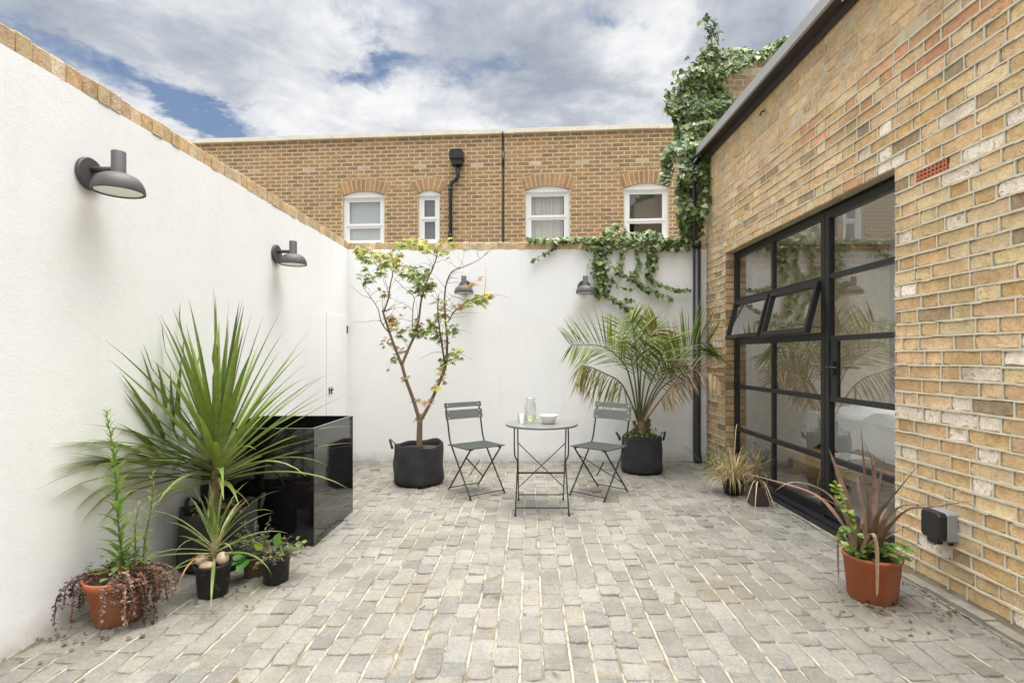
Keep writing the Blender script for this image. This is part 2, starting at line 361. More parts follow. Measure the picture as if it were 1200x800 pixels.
# ------------------------------------------------------------------ mesh helpers
class MB:
    def __init__(s): s.v, s.f, s.c, s.sm, s.mi = [], [], [], [], []
    def face(s, idx, col=(0.5, 0.5, 0.5), smooth=False, mi=0):
        s.f.append(tuple(idx)); s.c.append(col); s.sm.append(smooth); s.mi.append(mi)
    def add(s, pts):
        n = len(s.v); s.v.extend([tuple(p) for p in pts]); return n
    def poly(s, pts, col=(0.5, 0.5, 0.5), smooth=False, mi=0):
        n = s.add(pts); s.face(range(n, n + len(pts)), col, smooth, mi)
    def box(s, lo, hi, col=(0.5, 0.5, 0.5), mat=None, mi=0, bev=0.0):
        x0, y0, z0 = lo; x1, y1, z1 = hi
        p = [Vector((x, y, z)) for z in (z0, z1) for y in (y0, y1) for x in (x0, x1)]
        if mat is not None: p = [mat @ q for q in p]
        n = s.add(p)
        for f in ((0, 2, 3, 1), (4, 5, 7, 6), (0, 1, 5, 4), (2, 6, 7, 3), (0, 4, 6, 2), (1, 3, 7, 5)):
            s.face([n + i for i in f], col, False, mi)
    def bar(s, a, b, wdt, thk, up=Vector((0, 0, 1)), col=(0.5, 0.5, 0.5)):
        a, b = Vector(a), Vector(b); t = (b - a).normalized()
        u = Vector(up); side = t.cross(u)
        if side.length < 1e-4: side = t.cross(Vector((1, 0, 0)))
        side.normalize(); u = side.cross(t).normalized()
        m = Matrix((( side.x, t.x, u.x, a.x), (side.y, t.y, u.y, a.y), (side.z, t.z, u.z, a.z), (0, 0, 0, 1)))
        s.box((-wdt / 2, 0, -thk / 2), (wdt / 2, (b - a).length, thk / 2), col, m)
    def tube(s, pts, rad, seg=8, col=(0.5, 0.5, 0.5), caps=True, flat=1.0):
        pts = [Vector(p) for p in pts]
        if not hasattr(rad, '__len__'): rad = [rad] * len(pts)
        ref = None; rings = []
        for i, p in enumerate(pts):
            t = (pts[min(i + 1, len(pts) - 1)] - pts[max(i - 1, 0)]).normalized()
            if ref is None:
                ref = t.cross(Vector((0, 0, 1)))
                if ref.length < 1e-3: ref = t.cross(Vector((0, 1, 0)))
                ref.normalize()
            else:
                ref = (ref - t * ref.dot(t))
                if ref.length < 1e-5: ref = t.orthogonal()
                ref.normalize()
            b = t.cross(ref)
            rings.append(s.add([p + (ref * math.cos(2 * PI * k / seg) + b * math.sin(2 * PI * k / seg) * flat) * rad[i] for k in range(seg)]))
        for i in range(len(pts) - 1):
            for k in range(seg):
                k2 = (k + 1) % seg
                s.face((rings[i] + k, rings[i] + k2, rings[i + 1] + k2, rings[i + 1] + k), col, True)
        if caps:
            s.face([rings[0] + k for k in reversed(range(seg))], col); s.face([rings[-1] + k for k in range(seg)], col)
    def lathe(s, prof, seg=32, col=(0.5, 0.5, 0.5), c=(0, 0, 0), wob=None, smooth=True, cap_first=False, cap_last=False, mi=0):
        c = Vector(c); rings = []
        for j, (r, z) in enumerate(prof):
            pts = []
            for k in range(seg):
                a = 2 * PI * k / seg
                rr, zz = (r, z) if wob is None else wob(r, z, a, j)
                pts.append(c + Vector((rr * math.cos(a), rr * math.sin(a), zz)))
            rings.append(s.add(pts))
        for j in range(len(prof) - 1):
            for k in range(seg):
                k2 = (k + 1) % seg
                s.face((rings[j] + k, rings[j] + k2, rings[j + 1] + k2, rings[j + 1] + k), col, smooth, mi)
        if cap_first: s.face([rings[0] + k for k in reversed(range(seg))], col, False, mi)
        if cap_last: s.face([rings[-1] + k for k in range(seg)], col, False, mi)
    def blade(s, pts, wid, cols, fold=0.25, side=None, smooth=True, twist=0.0):
        pts = [Vector(p) for p in pts]; n = len(pts)
        base = []
        for i, p in enumerate(pts):
            t = (pts[min(i + 1, n - 1)] - pts[max(i - 1, 0)]).normalized()
            sd = side if side is not None else t.cross(Vector((0, 0, 1)))
            sd = Vector(sd)
            if sd.length < 1e-3: sd = Vector((1, 0, 0))
            sd = (sd - t * sd.dot(t)); sd.normalize()
            if twist: sd = Matrix.Rotation(twist * i / n, 3, t) @ sd
            nm = sd.cross(t)
            w_ = wid[i] / 2
            base.append(s.add([p - sd * w_ + nm * w_ * fold, p - nm * w_ * fold * 0.4, p + sd * w_ + nm * w_ * fold]))
        for i in range(n - 1):
            c = cols[min(i, len(cols) - 1)] if isinstance(cols, list) else cols
            a, b = base[i], base[i + 1]
            s.face((a, a + 1, b + 1, b), c, smooth); s.face((a + 1, a + 2, b + 2, b + 1), c, smooth)
    def leaf(s, pos, direction, normal, size, shape, col, fold=0.18, curl=0.15):
        d = Vector(direction).normalized(); nm = Vector(normal); nm = nm - d * nm.dot(d)
        if nm.length < 1e-4: nm = d.orthogonal()
        nm.normalize(); sd = d.cross(nm); pos = Vector(pos)
        def q(x, y): return pos + (sd * x + d * y + nm * (abs(x) * fold - y * y * curl)) * size
        ylo, yhi = shape[0][1], shape[-1][1]
        for sg in (-1, 1):
            half = [q(x * sg, y) for x, y in shape]
            if sg < 0: half.reverse()
            s.poly(half, col, False)
    def build(s, name, mat, parent=None, loc=None, mats=None):
        me = bpy.data.meshes.new(name)
        me.from_pydata(s.v, [], s.f)
        n = len(s.f)
        me.polygons.foreach_set('use_smooth', s.sm)
        me.polygons.foreach_set('material_index', s.mi)
        at = me.attributes.new('tint', 'FLOAT_COLOR', 'FACE')
        at.data.foreach_set('color', [x for c in s.c for x in (c[0], c[1], c[2], 1.0)])
        for m in (mats or [mat]): me.materials.append(m)
        me.update()
        o = bpy.data.objects.new(name, me)
        COL.objects.link(o)
        if parent is not None: o.parent = parent
        if loc is not None: o.location = loc
        return o

def tag(o, label, cat, group=None, kind=None):
    o['label'] = label; o['category'] = cat
    if group: o['group'] = group
    if kind: o['kind'] = kind
    return o
def thing(name, label, cat, loc=(0, 0, 0), rotz=0.0, group=None):
    o = bpy.data.objects.new(name, None); o.empty_display_size = 0.1
    COL.objects.link(o); o.location = loc; o.rotation_euler = (0, 0, rotz)
    return tag(o, label, cat, group)
def structure(o): o['kind'] = 'structure'; return o
def copy_thing(src, label, loc, rotz=0.0, group=None):
    def rec(o, parent):
        c = o.copy(); COL.objects.link(c); c.parent = parent
        for ch in list(o.children): rec(ch, c)
        return c
    r = rec(src, None)
    r.location = loc; r.rotation_euler = (0, 0, rotz); r['label'] = label
    if group: r['group'] = group
    return r
def jit(col, rnd, amt=0.15, hue=0.05):
    k = 1 + rnd.uniform(-amt, amt)
    return tuple(max(0.0, c * k * (1 + rnd.uniform(-hue, hue))) for c in col)
def lerp(a, b, t): return tuple(x + (y - x) * t for x, y in zip(a, b))

def worn_block(mb, mp, s0, s1, z0, z1, rings, nl, ns, jt, rnd, col, tilt=(0, 0), corner=0.0, smooth=False, mi=0):
    """one worn brick or sett: a jittered outline lofted through rings (inset, out)"""
    cs, cz = (s0 + s1) / 2, (z0 + z1) / 2; hs, hz = (s1 - s0) / 2, (z1 - z0) / 2
    per = []
    def edge(ax, ay, bx, by, n):
        for i in range(n):
            t = i / n
            per.append([ax + (bx - ax) * t, ay + (by - ay) * t, i == 0])
    edge(-1, -1, 1, -1, nl); edge(1, -1, 1, 1, ns); edge(1, 1, -1, 1, nl); edge(-1, 1, -1, -1, ns)
    off = []
    for px, pz, isc in per:
        ox, oz = rnd.gauss(0, jt), rnd.gauss(0, jt)
        if isc: ox -= px * corner * rnd.random(); oz -= pz * corner * rnd.random()
        off.append((ox, oz))
    base = []
    for ri, (ins, out) in enumerate(rings):
        pts = []
        for (px, pz, isc), (ox, oz) in zip(per, off):
            a = cs + px * (hs - ins) + ox; b = cz + pz * (hz - ins) + oz
            o = out + (tilt[0] * px + tilt[1] * pz if ri else 0)
            pts.append(mp(a, o, b))
        base.append(mb.add(pts))
    n = len(per)
    for r in range(len(rings) - 1):
        for k in range(n):
            k2 = (k + 1) % n
            mb.face((base[r] + k, base[r] + k2, base[r + 1] + k2, base[r + 1] + k), col, smooth, mi)
    mb.face([base[-1] + k for k in range(n)], col, smooth, mi)

def sheet_with_holes(mb, mp, s0, s1, z0, z1, holes, out, mi=0, col=(0.5, 0.5, 0.5)):
    ss = sorted({s0, s1, *[h[0] for h in holes], *[h[1] for h in holes]}); ss = [x for x in ss if s0 <= x <= s1]
    zs = sorted({z0, z1, *[h[2] for h in holes], *[h[3] for h in holes]}); zs = [x for x in zs if z0 <= x <= z1]
    for a, b in zip(ss, ss[1:]):
        for c, d in zip(zs, zs[1:]):
            m_, n_ = (a + b) / 2, (c + d) / 2
            if any(h[0] < m_ < h[1] and h[2] < n_ < h[3] for h in holes): continue
            mb.poly([mp(a, out, c), mp(b, out, c), mp(b, out, d), mp(a, out, d)], col, False, mi)

def cut(bricks, holes):
    """clip (s0,s1,z0,z1) rectangles sideways against the openings"""
    res = []
    for b in bricks:
        todo = [b]
        for h in holes:
            nxt = []
            for (a, c, e, g) in todo:
                if c <= h[0] or a >= h[1] or g <= h[2] + 0.004 or e >= h[3] - 0.004: nxt.append((a, c, e, g)); continue
                if a < h[0] - 0.015: nxt.append((a, h[0], e, g))
                if c > h[1] + 0.015: nxt.append((h[1], c, e, g))
            todo = nxt
        res += todo
    return res

# ------------------------------------------------------------------ ground and paving
mb = MB(); mb.poly([(-60, -40, -0.06), (60, -40, -0.06), (60, 90, -0.06), (-60, 90, -0.06)])
structure(mb.build('ground', M['ground']))

LWX = -2.21        # left wall face
BWY = 6.454        # back wall face
def right_x(y): return 2.26 - 0.015 * y

def build_paving():
    rnd = random.Random(5)
    mb = MB()
    mp = lambda a, o, b: (a, b, o)
    edges = [LWX]
    x = LWX
    while x < 2.14:
        wdt = rnd.uniform(0.094, 0.113)
        x1 = min(x + wdt, 2.15)
        y = -0.6 + rnd.uniform(0, 0.2)
        gap = 0.006
        drift = rnd.uniform(0, 9)
        while y < 6.45:
            ln = rnd.choice((0.11, 0.13, 0.15, 0.17, 0.19, 0.22)) + rnd.uniform(-0.02, 0.02)
            y1 = min(y + ln, 6.452)
            if y1 - y > 0.05:
                g = rnd.uniform(0.135, 0.21)
                col = (g * rnd.uniform(1.0, 1.04), g * rnd.uniform(0.945, 0.97), g * rnd.uniform(0.80, 0.86))
                if rnd.random() < 0.03: col = (g * 1.08, g * 1.0, g * 0.82)
                wv = 0.0035 * math.sin(y * 2.1 + drift) + rnd.gauss(0, 0.0014)
                zt = rnd.gauss(0.0, 0.0022)
                worn_block(mb, mp, x + gap / 2 + wv, x1 - gap / 2 + wv, y + gap / 2, y1 - gap / 2,
                           [(-0.001, -0.03), (0.0, zt - 0.0045), (0.003, zt - 0.0010), (0.009, zt), (0.024, zt + rnd.gauss(0.0006, 0.0012))], 5, 6, 0.0023, rnd, col,
                           (rnd.gauss(0, 0.0014), rnd.gauss(0, 0.0024)), 0.007, True, 0)
            y = y1
            if y >= 6.45: break
        x = x1; edges.append(x)
    # sandy bedding: stands high along the runs, washed out between the sett ends
    xs = []
    for a, b in zip(edges, edges[1:]): xs += [(a - 0.0055, 1), (a, 1), (a + 0.0055, 1), (a + (b - a) * 0.35, 0), (a + (b - a) * 0.65, 0)]
    xs += [(edges[-1], 1), (2.3, 1)]
    ny = 420; ys = [-1.5 + 8.0 * (j / ny) for j in range(ny + 1)]
    def bed(x, y, run):
        n_ = mnoise.noise(Vector((x * 9, y * 7, 1.3))) * 0.5 + mnoise.noise(Vector((x * 31, y * 27, 4.1))) * 0.5
        big_ = mnoise.noise(Vector((x * 1.6, y * 1.1, 7.7)))
        return (-0.0038 + 0.0050 * n_ + 0.0018 * big_) if run else (-0.0075 + 0.0065 * n_ + 0.002 * big_)
    base = mb.add([(x_, y_, min(0.0004, bed(x_, y_, r_))) for y_ in ys for x_, r_ in xs])
    nx = len(xs)
    for j in range(ny):
        for i in range(nx - 1):
            k = base + j * nx + i
            mb.face((k, k + 1, k + nx + 1, k + nx), (0.5,) * 3, True, 1 if xs[i][1] and xs[i + 1][1] else 2)
    o = mb.build('paving', None, mats=[M['sett'], M['joint'], M['joint_dark']])
    structure(o)
    # concrete strip at the foot of the brick building
    mb = MB()
    rnd = random.Random(2)
    n = 40
    for i in range(n):
        ya = -1 + 7.4 * i / n; yb = -1 + 7.4 * (i + 1) / n
        h0 = 0.018 + 0.006 * math.sin(i * 1.7); 
        if 3.15 < (ya + yb) / 2 < 5.85: continue
        mb.box((2.153 - 0.015 * (ya - 3) , ya, -0.02), (right_x(ya) + 0.01, yb, h0))
    structure(mb.build('kerb', M['concrete']))
build_paving()

# ------------------------------------------------------------------ white walls
def coping_course(mb, p0, p1, depth_dir, z0, h, depth, rnd, pitch=0.082):
    """bricks on edge along a wall top"""
    p0, p1 = Vector(p0), Vector(p1); L = (p1 - p0).length; t = (p1 - p0) / L; dd = Vector(depth_dir)
    s = 0.0
    while s < L - 0.02:
        wd = pitch * rnd.uniform(0.86, 1.14); e = min(s + wd, L)
        g = rnd.random()
        base = rnd.choice(((0.50, 0.40, 0.25), (0.46, 0.36, 0.22), (0.56, 0.47, 0.32), (0.40, 0.32, 0.21), (0.52, 0.39, 0.22), (0.60, 0.53, 0.41)))
        col = jit(base, rnd, 0.15)
        out = rnd.uniform(-0.004, 0.004)
        top = h + rnd.uniform(-0.006, 0.005)
        a, b = s + 0.004, e - 0.004
        P0 = p0 + t * a - dd * out; P1 = p0 + t * b - dd * out
        q = [P0, P1, P1 + dd * depth, P0 + dd * depth]
        jt = [rnd.gauss(0, 0.002) for _ in range(8)]
        lo = mb.add([Vector((v.x, v.y, z0)) for v in q])
        md = mb.add([Vector((v.x + jt[i], v.y + jt[i + 4], z0 + top - 0.006)) for i, v in enumerate(q)])
        cen = (q[0] + q[2]) / 2
        hi = mb.add([Vector((v.x + (cen.x - v.x) * 0.06, v.y + (cen.y - v.y) * 0.06, z0 + top)) for v in q])
        for r0, r1 in ((lo, md), (md, hi)):
            for k in range(4): mb.face((r0 + k, r0 + (k + 1) % 4, r1 + (k + 1) % 4, r1 + k), col)
        mb.face([hi + k for k in range(4)], col)
        s = e
    # mortar core
    a, b = p0 + dd * 0.007, p1 + dd * 0.007
    q = [a, b, b + dd * (depth - 0.014), a + dd * (depth - 0.014)]
    lo = mb.add([Vector((v.x, v.y, z0)) for v in q]); hi = mb.add([Vector((v.x, v.y, z0 + h - 0.010)) for v in q])
    for k in range(4): mb.face((lo + k, lo + (k + 1) % 4, hi + (k + 1) % 4, hi + k), (0.5,) * 3, False, 1)
    mb.face([hi + k for k in range(4)], (0.5,) * 3, False, 1)

def rippled_wall(mb, origin, udir, length, height, ndir, thick, holes=()):
    """rendered wall: a finely divided, slightly uneven face with a plain body behind"""
    rnd = random.Random(int(length * 100)); o = Vector(origin); u = Vector(udir); n = Vector(ndir)
    nu, nz = int(length / 0.09), int(height / 0.09)
    ph = [(rnd.uniform(0.5, 4), rnd.uniform(0.5, 4), rnd.uniform(0, 6), rnd.uniform(0.0004, 0.0013)) for _ in range(9)]
    def hgt(a, b): return sum(k[3] * math.sin(a * k[0] + b * k[1] + k[2]) for k in ph)
    base = mb.add([o + u * (length * i / nu) + Vector((0, 0, height * j / nz)) + n * hgt(length * i / nu, height * j / nz) for j in range(nz + 1) for i in range(nu + 1)])
    for j in range(nz):
        for i in range(nu):
            a = base + j * (nu + 1) + i
            mb.face((a, a + 1, a + nu + 2, a + nu + 1), (0.5,) * 3, True)
    q = [o - n * 0.008, o + u * length - n * 0.008, o + u * length - n * thick, o - n * thick]
    lo = mb.add(q); hi = mb.add([v + Vector((0, 0, height)) for v in q])
    for k in range(1, 4): mb.face((lo + k, lo + (k + 1) % 4, hi + (k + 1) % 4, hi + k))
    mb.face((hi, hi + 1, hi + 2, hi + 3)); 

WH = 2.58
lw = thing('garden_wall', 'long white rendered wall with brick coping along the left side of the courtyard', 'wall', (LWX, 2.5, -0.02))
mb = MB(); rippled_wall(mb, (0, -4.0, 0), (0, 1, 0), 8.16, WH + 0.02, (1, 0, 0), 0.22); mb.build('wall_face', M['render'], lw)
mb = MB(); coping_course(mb, (0.001, -4.0, 0), (0.001, 8 - 3.8, 0), (-1, 0, 0), WH + 0.02, 0.095, 0.215, random.Random(3)); mb.build('coping', None, lw, mats=[M['brick'], M['mortar']])
# the flush gate in the wall: leaf stands a few millimetres proud; a grey strip round it paints in the gap's shade
gx = 0.0
g0, g1, gz = 5.77 - 2.5, 6.40 - 2.5, 1.745 + 0.02
mb = MB(); mb.box((-0.02, g0, 0.04), (0.0075, g1, gz)); gate = mb.build('door', M['render'], lw)
mb = MB()
mb.box((-0.01, g0 - 0.004, 0.03), (0.0045, g1 + 0.004, gz + 0.005)); mb.build('gap_shade_strip', M['room_wall'], gate)
for zz in (0.30, 1.62):
    mb = MB(); mb.box((0.006, g1 - 0.012, zz - 0.045), (0.017, g1 + 0.012, zz + 0.045)); mb.build('hinge', M['frame'], gate)
mb = MB()
mb.box((0.006, g0 + 0.045, 0.875), (0.014, g0 + 0.062, 0.955)); mb.box((0.006, g0 + 0.12, 0.875), (0.014, g0 + 0.137, 0.955)); mb.tube([(0.02, g0 + 0.045, 0.925), (0.02, g0 + 0.15, 0.925)], 0.009, 8)
mb.build('latch', M['frame'], gate)

bw = thing('garden_wall', 'white rendered back wall with brick coping facing the camera behind the table', 'wall', (0, BWY, -0.02))
mb = MB(); rippled_wall(mb, (LWX, 0, 0), (1, 0, 0), 4.40, WH + 0.02, (0, -1, 0), 0.22); mb.build('wall_face', M['render'], bw)
mb = MB(); coping_course(mb, (LWX + 0.01, -0.001, 0), (2.17, -0.001, 0), (0, 1, 0), WH + 0.02, 0.085, 0.215, random.Random(8)); mb.build('coping', None, bw, mats=[M['brick'], M['mortar']])

# ------------------------------------------------------------------ brick building on the right
BA = 0.015
bb = thing('brick_building', 'yellow stock brick building with black steel windows and glazed door on the right', 'building', (2.26, 0, 0), BA)
OPEN = (3.207, 5.855, -0.1, 2.41)         # opening: u0, u1, z0, z1
U0, U1, ZT = -1.2, 6.45, 3.70
COURSE, PER, JN, ZB = 0.079, 0.365, 0.011, 0.04
def brick_col(u, z, rnd):
    r = rnd.random()
    if z > 3.05:
        base = rnd.choice(((0.56, 0.42, 0.23), (0.60, 0.47, 0.28), (0.50, 0.38, 0.24), (0.57, 0.42, 0.27), (0.46, 0.38, 0.27), (0.62, 0.46, 0.24)))
    elif 2.87 < z < 3.05 and 2.2 < u < 4.3 and r < 0.62: base = rnd.choice(((0.50, 0.24, 0.12), (0.56, 0.31, 0.16), (0.47, 0.20, 0.10)))
    elif u < 3.3 and r < 0.15 and z < 2.65: base = (0.78, 0.74, 0.67)
    elif r < 0.025 and z < 2.8: base = (0.72, 0.67, 0.58)
    elif r < 0.10: base = (0.52, 0.30, 0.18)
    elif r < 0.21: base = rnd.choice(((0.24, 0.185, 0.12), (0.30, 0.225, 0.135), (0.20, 0.16, 0.115)))
    elif r < 0.36: base = (0.60, 0.43, 0.27)
    elif r < 0.66: base = (0.58, 0.43, 0.235)
    elif r < 0.86: base = (0.68, 0.55, 0.34)
    else: base = (0.50, 0.335, 0.15)
    return jit(base, rnd, 0.16, 0.05) if base[2] < 0.5 else jit(base, rnd, 0.08, 0.01)
def build_brick_front():
    rnd = random.Random(21)
    mp = lambda s, o, z: (-o, s, z)
    mb = MB(); ms = MB()
    vent = None
    z = ZB; row = 0
    holes = [OPEN]
    vent_rect = (2.80, 3.03, ZB + COURSE * 28, ZB + COURSE * 29)
    while z < ZT - 0.02:
        zt = min(z + COURSE, ZT)
        s = U0 - (PER / 2 if row % 2 else 0) - rnd.uniform(0, 0.03)
        k = 0
        rowb = []
        while s < U1:
            ln = (PER * 0.655 if k % 2 == 0 else PER * 0.345) * rnd.uniform(0.96, 1.04)
            a, b = max(s, U0), min(s + ln, U1)
            if b - a > 0.025: rowb.append((a, b, z, zt))
            s += ln; k += 1
        old = z > 3.05 or (z > 2.85 and False)
        for (a, b, c, d) in cut(rowb, holes + [vent_rect]):
            if b - a < 0.02: continue
            near = a < 4.8
            j2 = JN / 2 if not old else 0.0052
            col = brick_col((a + b) / 2, c, rnd)
            pr = rnd.gauss(0, 0.0014) if not old else rnd.gauss(0, 0.0016)
            worn_block(mb, mp, a + j2, b - j2, c + j2, d - j2, [(-0.0015, -0.012), (0.0005, pr - 0.003), (0.0045, pr)], 8 if near else 3, 3 if near else 2, 0.0022 if near else 0.0016, rnd, col,
                       (rnd.gauss(0, 0.0014), rnd.gauss(0, 0.0010)), 0.007)
            # perpend
            if not old and a > U0 + 0.02:
                if not any(h[0] - 0.005 <= a <= h[1] + 0.005 and h[2] <= (c + d) / 2 <= h[3] for h in holes):
                    ms.box((-0.0034 - rnd.uniform(0, 0.0015), a - 0.0042, c + 0.003), (0.012, a + 0.0042, d - 0.003))
        # raised bed joint above this course
        if not old:
            s = U0
            while s < U1:
                e = min(s + rnd.uniform(0.05, 0.14), U1)
                if zt < OPEN[3] + 0.02:
                    if OPEN[0] - 0.03 < s < OPEN[1]: s = OPEN[1] + 0.006; e = s + 0.15
                    elif s < OPEN[0] < e: e = OPEN[0] - 0.014
                if not (OPEN[0] < (s + e) / 2 < OPEN[1] and zt < OPEN[3] + 0.02):
                    fade = max(0.0, (s - 4.6) / 1.8) if zt > 2.45 else 0
                    prd = 0.0060 + rnd.uniform(-0.0015, 0.0018) - 0.004 * fade
                    hh = 0.0056 + rnd.uniform(-0.0014, 0.0018); dz = rnd.gauss(0, 0.0013)
                    ms.box((-prd, s, zt - hh + dz), (0.012, e, zt + hh + dz))
                s = e
        z = zt; row += 1
    wall = mb.build('wall', M['brick'], bb)
    ms.build('pointing', M['mortar'], wall)
    mb = MB()
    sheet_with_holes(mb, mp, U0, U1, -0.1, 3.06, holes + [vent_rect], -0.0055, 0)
    sheet_with_holes(mb, mp, U0, U1, 3.06, ZT, [], -0.0028, 1)
    # far jamb, near jamb and head of the opening
    for i in range(31):
        zc = ZB + COURSE * i
        if zc + COURSE > OPEN[3] + 0.001: break
        for ub, sg in ((OPEN[1], 1), (OPEN[0], -1)):
            col = brick_col(5.5, 1.0, rnd)
            m2 = (lambda s_, o, z_, ub=ub, sg=sg: (s_, ub + sg * (-o), z_))
            worn_block(mb, m2, 0.004, 0.10, zc + 0.005, zc + COURSE - 0.005, [(0, -0.01), (0.003, 0.0)], 3, 2, 0.0015, rnd, col, mi=2)
    for ub, sg in ((OPEN[1], 1), (OPEN[0], -1)):
        mb.poly([(0.004, ub + sg * 0.006, -0.1), (0.3, ub + sg * 0.006, -0.1), (0.3, ub + sg * 0.006, OPEN[3]), (0.004, ub + sg * 0.006, OPEN[3])], (0.5,) * 3, False, 0)
    mb.poly([(0.004, OPEN[0], OPEN[3] + 0.004), (0.3, OPEN[0], OPEN[3] + 0.004), (0.3, OPEN[1], OPEN[3] + 0.004), (0.004, OPEN[1], OPEN[3] + 0.004)], (0.5,) * 3, False, 1)
    mb.build('backing', None, wall, mats=[M['mortar_back'], M['mortar_old'], M['brick']])
    # terracotta air brick
    v = MB()
    a, b, c, d = vent_rect; a += 0.006; b -= 0.006; c += 0.004; d -= 0.004
    nx, nz = 8, 3
    gx_, gz_ = (b - a) / nx, (d - c) / nz
    for i in range(nx + 1): v.box((-0.003, a + gx_ * i - 0.0055 + (0.0055 if i == 0 else -0.0055 if i == nx else 0), c), (0.02, a + gx_ * i + 0.0055 + (0.0055 if i == 0 else -0.0055 if i == nx else 0), d))
    for j in range(nz + 1):
        o_ = 0.005 if j == 0 else -0.005 if j == nz else 0
        v.box((-0.0022, a + 0.002, c + gz_ * j - 0.005 + o_), (0.019, b - 0.002, c + gz_ * j + 0.005 + o_))
    v.box((0.018, a, c), (0.03, b, d), mi=0)
    v.build('air_brick', M['terra_vent'], bb)
build_brick_front()

# roof edge
mb = MB(); rnd = random.Random(4)
OV = 0.145
for a, b in ((-1.2, 3.30), (3.303, 6.47)):
    mb.box((-OV, a, ZT + 0.004), (-OV + 0.025, b, ZT + 0.095))
    mb.box((-OV + 0.025, a, ZT + 0.080), (0.5, b, ZT + 0.0945))
roof = mb.build('roof_edge', M['fascia'], bb)
mb = MB(); mb.box((-OV + 0.026, -1.2, ZT + 0.008), (0.02, 6.468, ZT + 0.03)); mb.box((-0.03, -1.2, ZT - 0.055), (-0.012, 6.40, ZT + 0.006))
mb.build('soffit', M['soffit'], roof)
FILL_HOLE = (2.2, 3.8, 2.9, 6.1)        # unseen roof opening, added to brighten the room behind the glass
mb = MB()
for lo, hi in (((0.02, -1.2), (FILL_HOLE[0], 6.45)), ((FILL_HOLE[1], -1.2), (4.6, 6.45)), ((FILL_HOLE[0], -1.2), (FILL_HOLE[1], FILL_HOLE[2])), ((FILL_HOLE[0], FILL_HOLE[3]), (FILL_HOLE[1], 6.45))): mb.box((*lo, ZT - 0.02), (*hi, ZT + 0.06))
mb.build('roof', M['fascia'], bb)

# room behind the glass
mb = MB()
def quad(mb, *p, mi=0): mb.poly(p, (0.5,) * 3, False, mi)
quad(mb, (0.30, 0.8, 0.02), (4.4, 0.8, 0.02), (4.4, 8.2, 0.02), (0.30, 8.2, 0.02)); mb.build('room_floor', M['room_floor'], bb)
mb = MB()
quad(mb, (4.4, 0.8, 0), (4.4, 8.2, 0), (4.4, 8.2, 2.75), (4.4, 0.8, 2.75)); quad(mb, (0.05, 0.8, 0), (4.4, 0.8, 0), (4.4, 0.8, 2.75), (0.05, 0.8, 2.75))
quad(mb, (0.05, 8.2, 0), (4.4, 8.2, 0), (4.4, 8.2, 2.75), (0.05, 8.2, 2.75))
mb2 = lambda s_, o, z_: (s_, z_, o)
sheet_with_holes(mb, mb2, 0.05, 4.4, 0.8, 8.2, [FILL_HOLE], 2.75)
quad(mb, (FILL_HOLE[0], FILL_HOLE[2], 2.75), (FILL_HOLE[1], FILL_HOLE[2], 2.75), (FILL_HOLE[1], FILL_HOLE[2], ZT), (FILL_HOLE[0], FILL_HOLE[2], ZT)); quad(mb, (FILL_HOLE[0], FILL_HOLE[3], 2.75), (FILL_HOLE[1], FILL_HOLE[3], 2.75), (FILL_HOLE[1], FILL_HOLE[3], ZT), (FILL_HOLE[0], FILL_HOLE[3], ZT))
quad(mb, (FILL_HOLE[0], FILL_HOLE[2], 2.75), (FILL_HOLE[0], FILL_HOLE[3], 2.75), (FILL_HOLE[0], FILL_HOLE[3], ZT), (FILL_HOLE[0], FILL_HOLE[2], ZT)); quad(mb, (FILL_HOLE[1], FILL_HOLE[2], 2.75), (FILL_HOLE[1], FILL_HOLE[3], 2.75), (FILL_HOLE[1], FILL_HOLE[3], ZT), (FILL_HOLE[1], FILL_HOLE[2], ZT))
sheet_with_holes(mb, lambda s, o, z: (-o, s, z), 0.8, 8.2, 0, 2.75, [(OPEN[0] - 0.01, OPEN[1] + 0.01, -0.1, OPEN[3] + 0.01)], -0.30)
mb.build('room_wall', M['room_wall'], bb)

# steel window screen and door (frame plane)
W0, W1 = 0.095, 0.14            # frame depth range
def fbar(mb, u0, u1, z0, z1, w0=W0, w1=W1): mb.box((w0, u0, z0), (w1, u1, z1))
MU0, MU1, DOORN = 4.065, 4.145, 3.214
WF = 5.850
scr = MB()
fbar(scr, WF - 0.05, WF, 0.03, 2.40)                     # far stile
fbar(scr, MU0 + 0.040, MU1 + 0.012, 0.03, 2.40)          # post between windows and door
fbar(scr, MU1 + 0.012, WF - 0.05, 2.345, 2.40); fbar(scr, MU1 + 0.012, WF - 0.05, 0.03, 0.105)
fbar(scr, 4.955, 4.995, 0.105, 0.465, W0 + 0.006); fbar(scr, 4.955, 4.995, 0.505, 0.93, W0 + 0.006); fbar(scr, 4.955, 4.995, 0.97, 1.40, W0 + 0.006)
fbar(scr, 4.955, 4.995, 1.90, 2.345, W0 + 0.006)
for zz, hh in ((0.485, 0.02), (0.95, 0.02), (1.43, 0.03), (1.88, 0.022)): fbar(scr, MU1 + 0.012, WF - 0.05, zz - hh, zz + hh, W0 + 0.003)
scr.box((0.085, DOORN, 2.401), (0.145, WF, 2.412))
scr.box((0.088, 5.25, 2.362), (0.096, 5.72, 2.378))      # trickle vent
screen = scr.build('window', M['frame'], bb)
g = MB()
for z0, z1 in ((0.10, 0.47), (0.50, 0.935), (0.965, 1.405), (1.897, 2.35)):
    for a, b in ((MU1 + 0.008, 4.957), (4.992, WF - 0.048)): quad(g, (0.118, a, z0), (0.118, b, z0), (0.118, b, z1), (0.118, a, z1))
g.build('pane', M['glass'], screen)
